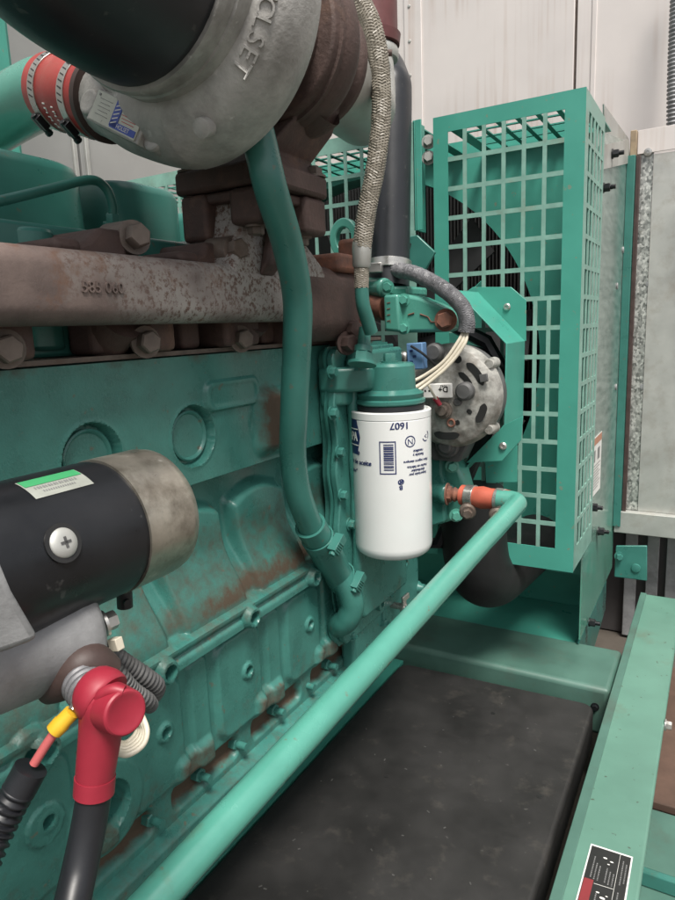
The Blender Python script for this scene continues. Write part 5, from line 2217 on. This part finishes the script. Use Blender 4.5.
# small lead: black conduit, pink wire, yellow ferrule
t = sl = thing('small_lead', 'thin pink wire with yellow ferrule leaving a black corrugated conduit', 'wire', at(35, 770, d=.36))
mb = MB()
mb.tube(spline([at(34, 764, d=.362), at(46, 745, d=.362), at(57, 729, d=.362)], 6), .0026, 14)
mb.build('pink_wire', M['pink_wire'], sl)
ya, yb_ = at(54, 731, d=.3615), at(73, 711, d=.363)
mb = MB()
yl = (yb_ - ya).length
mb.lathe(ya, yb_ - ya, [(0, 0), (0, .0048), (yl * .4, .0050), (yl * .5, .0045), (yl * .95, .0044), (yl, 0)], 20)
mb.build('yellow_ferrule', M['yellow'], sl)
mb = MB()
mb.cyl(yb_, at(78, 703, d=.366), .0032, 12)
mb.build('lug_tongue', M['steel'], sl)
mb = MB()
mb.tube([at(31, 768, d=.3625), at(24, 781, d=.362), at(18, 792, d=.361)], .0091, 24)
mb.build('tape_wrap', M['black_rubber'], sl)
ribbed(spline([at(20, 788, d=.361), at(10, 806, d=.36), at(-2, 830, d=.357), at(-16, 862, d=.35), at(-26, 892, d=.345)], 6), .0083, sl, 'corrugated_conduit', M['black_rubber'], .0045, .0009, 24)

# dark corrugated loom with tie, cream wire loop
t = lm = thing('wiring_loom', 'grey corrugated wire loom looped behind the red cable cover, held by a white tie', 'wiring', at(130, 680, d=.47))
ribbed(spline([at(96, 648, d=.44), at(110, 654, d=.445), at(128, 666, d=.455), at(146, 678, d=.465), at(156, 687, d=.475), at(150, 696, d=.48), at(136, 694, d=.47)], 6), .0062, lm, 'loom_upper', M['grey_loom'], .0036, .0008, 20)
ribbed(spline([at(108, 662, d=.435), at(120, 676, d=.44), at(132, 690, d=.45), at(146, 700, d=.46), at(150, 705, d=.47)], 6), .0052, lm, 'loom_lower', M['grey_loom'], .0034, .0008, 20)
mb = MB()
tc_ = at(107, 655, d=.436)
mb.ring(tc_, at(120, 664, d=.436) - tc_, .0085, .0016, 24, 8)
mb.bar(at(104, 656, d=.428), at(116, 645, d=.428), .004, .002, (0, 1, 0))
mb.obox(at(116, 644, d=.428), V(.004, .0, .001), V(0, .003, 0), V(-.001, 0, .004))
mb.build('cable_tie', M['cream'], lm, bevel=.0006)
for i in range(5):
    mb = MB()
    o_ = i * 1.0
    mb.tube(spline([at(104 + o_ * 2, 728 - o_, d=.43), at(112 + o_, 748 - o_ * 2, d=.43), at(126, 755 - o_ * 3, d=.425 + .003 * i), at(142 - o_ * 1.5, 746 - o_ * 3, d=.43 + .003 * i), at(147 - o_ * 2.2, 732 - o_ * 2, d=.435 + .003 * i), at(143 - o_ * 3, 718, d=.44), at(136 - o_ * 3, 706, d=.445)], 8), .0019, 10)
    mb.build('cream_wire', M['cream'], lm)

# ================================================================== STICKER ON THE RAIL
t = thing('safety_label', 'black safety label with white border and red panel on the green rail', 'label', at(600, 880, z=-.75))
q4 = [at(591, 843.5, z=-.7492), at(633, 857, z=-.7492), at(622, 925, z=-.7492), at(573, 910, z=-.7492)]
mb = MB()
mb.prism(q4, (0, 0, -.0006))
lb = mb.build('label_sheet', M['label_white'], t)
mb = MB()
quad_rect(mb, q4, .035, .965, .025, .975, (0, 0, .0003))
mb.build('label_field', M['black_ink'], lb)
mb = MB()
quad_rect(mb, q4, .05, .26, .53, .96, (0, 0, .0006))
mb.build('red_panel', M['dark_red'], lb)
mb = MB()
for (u, v0, v1) in ((.16, .18, .50), (.24, .27, .52), (.32, .30, .52), (.48, .30, .52), (.56, .34, .54), (.64, .36, .55), (.80, .12, .48), (.88, .16, .45), (.36, .7, .95), (.8, .6, .9)):
    k = 0
    v = v0
    while v < v1:
        w = random.uniform(.008, .022)
        quad_rect(mb, q4, u, u + .028, v, v + w, (0, 0, .0006))
        v += w + .009
mb.build('label_print', M['grey_ink'], lb)
mb = MB()
quad_rect(mb, q4, .715, .722, .03, .97, (0, 0, .0006))
quad_rect(mb, q4, .28, .70, .57, .575, (0, 0, .0006))
for (u, v, r) in ((.40, .16, .035), (.50, .24, .022), (.56, .19, .03), (.40, .68, .03), (.52, .74, .045), (.60, .70, .02)):
    c_ = quad_pt(q4, u, v, (0, 0, .0006))
    rr = r * (q4[1] - q4[0]).length
    n = 14
    mb.add([c_] + [c_ + V(rr * math.cos(2 * math.pi * k / n) * 1.4, rr * .7 * math.sin(2 * math.pi * k / n), 0) for k in range(n)], [(0, 1 + k, 1 + (k + 1) % n) for k in range(n)])
mb.build('pictogram', M['label_white'], lb)
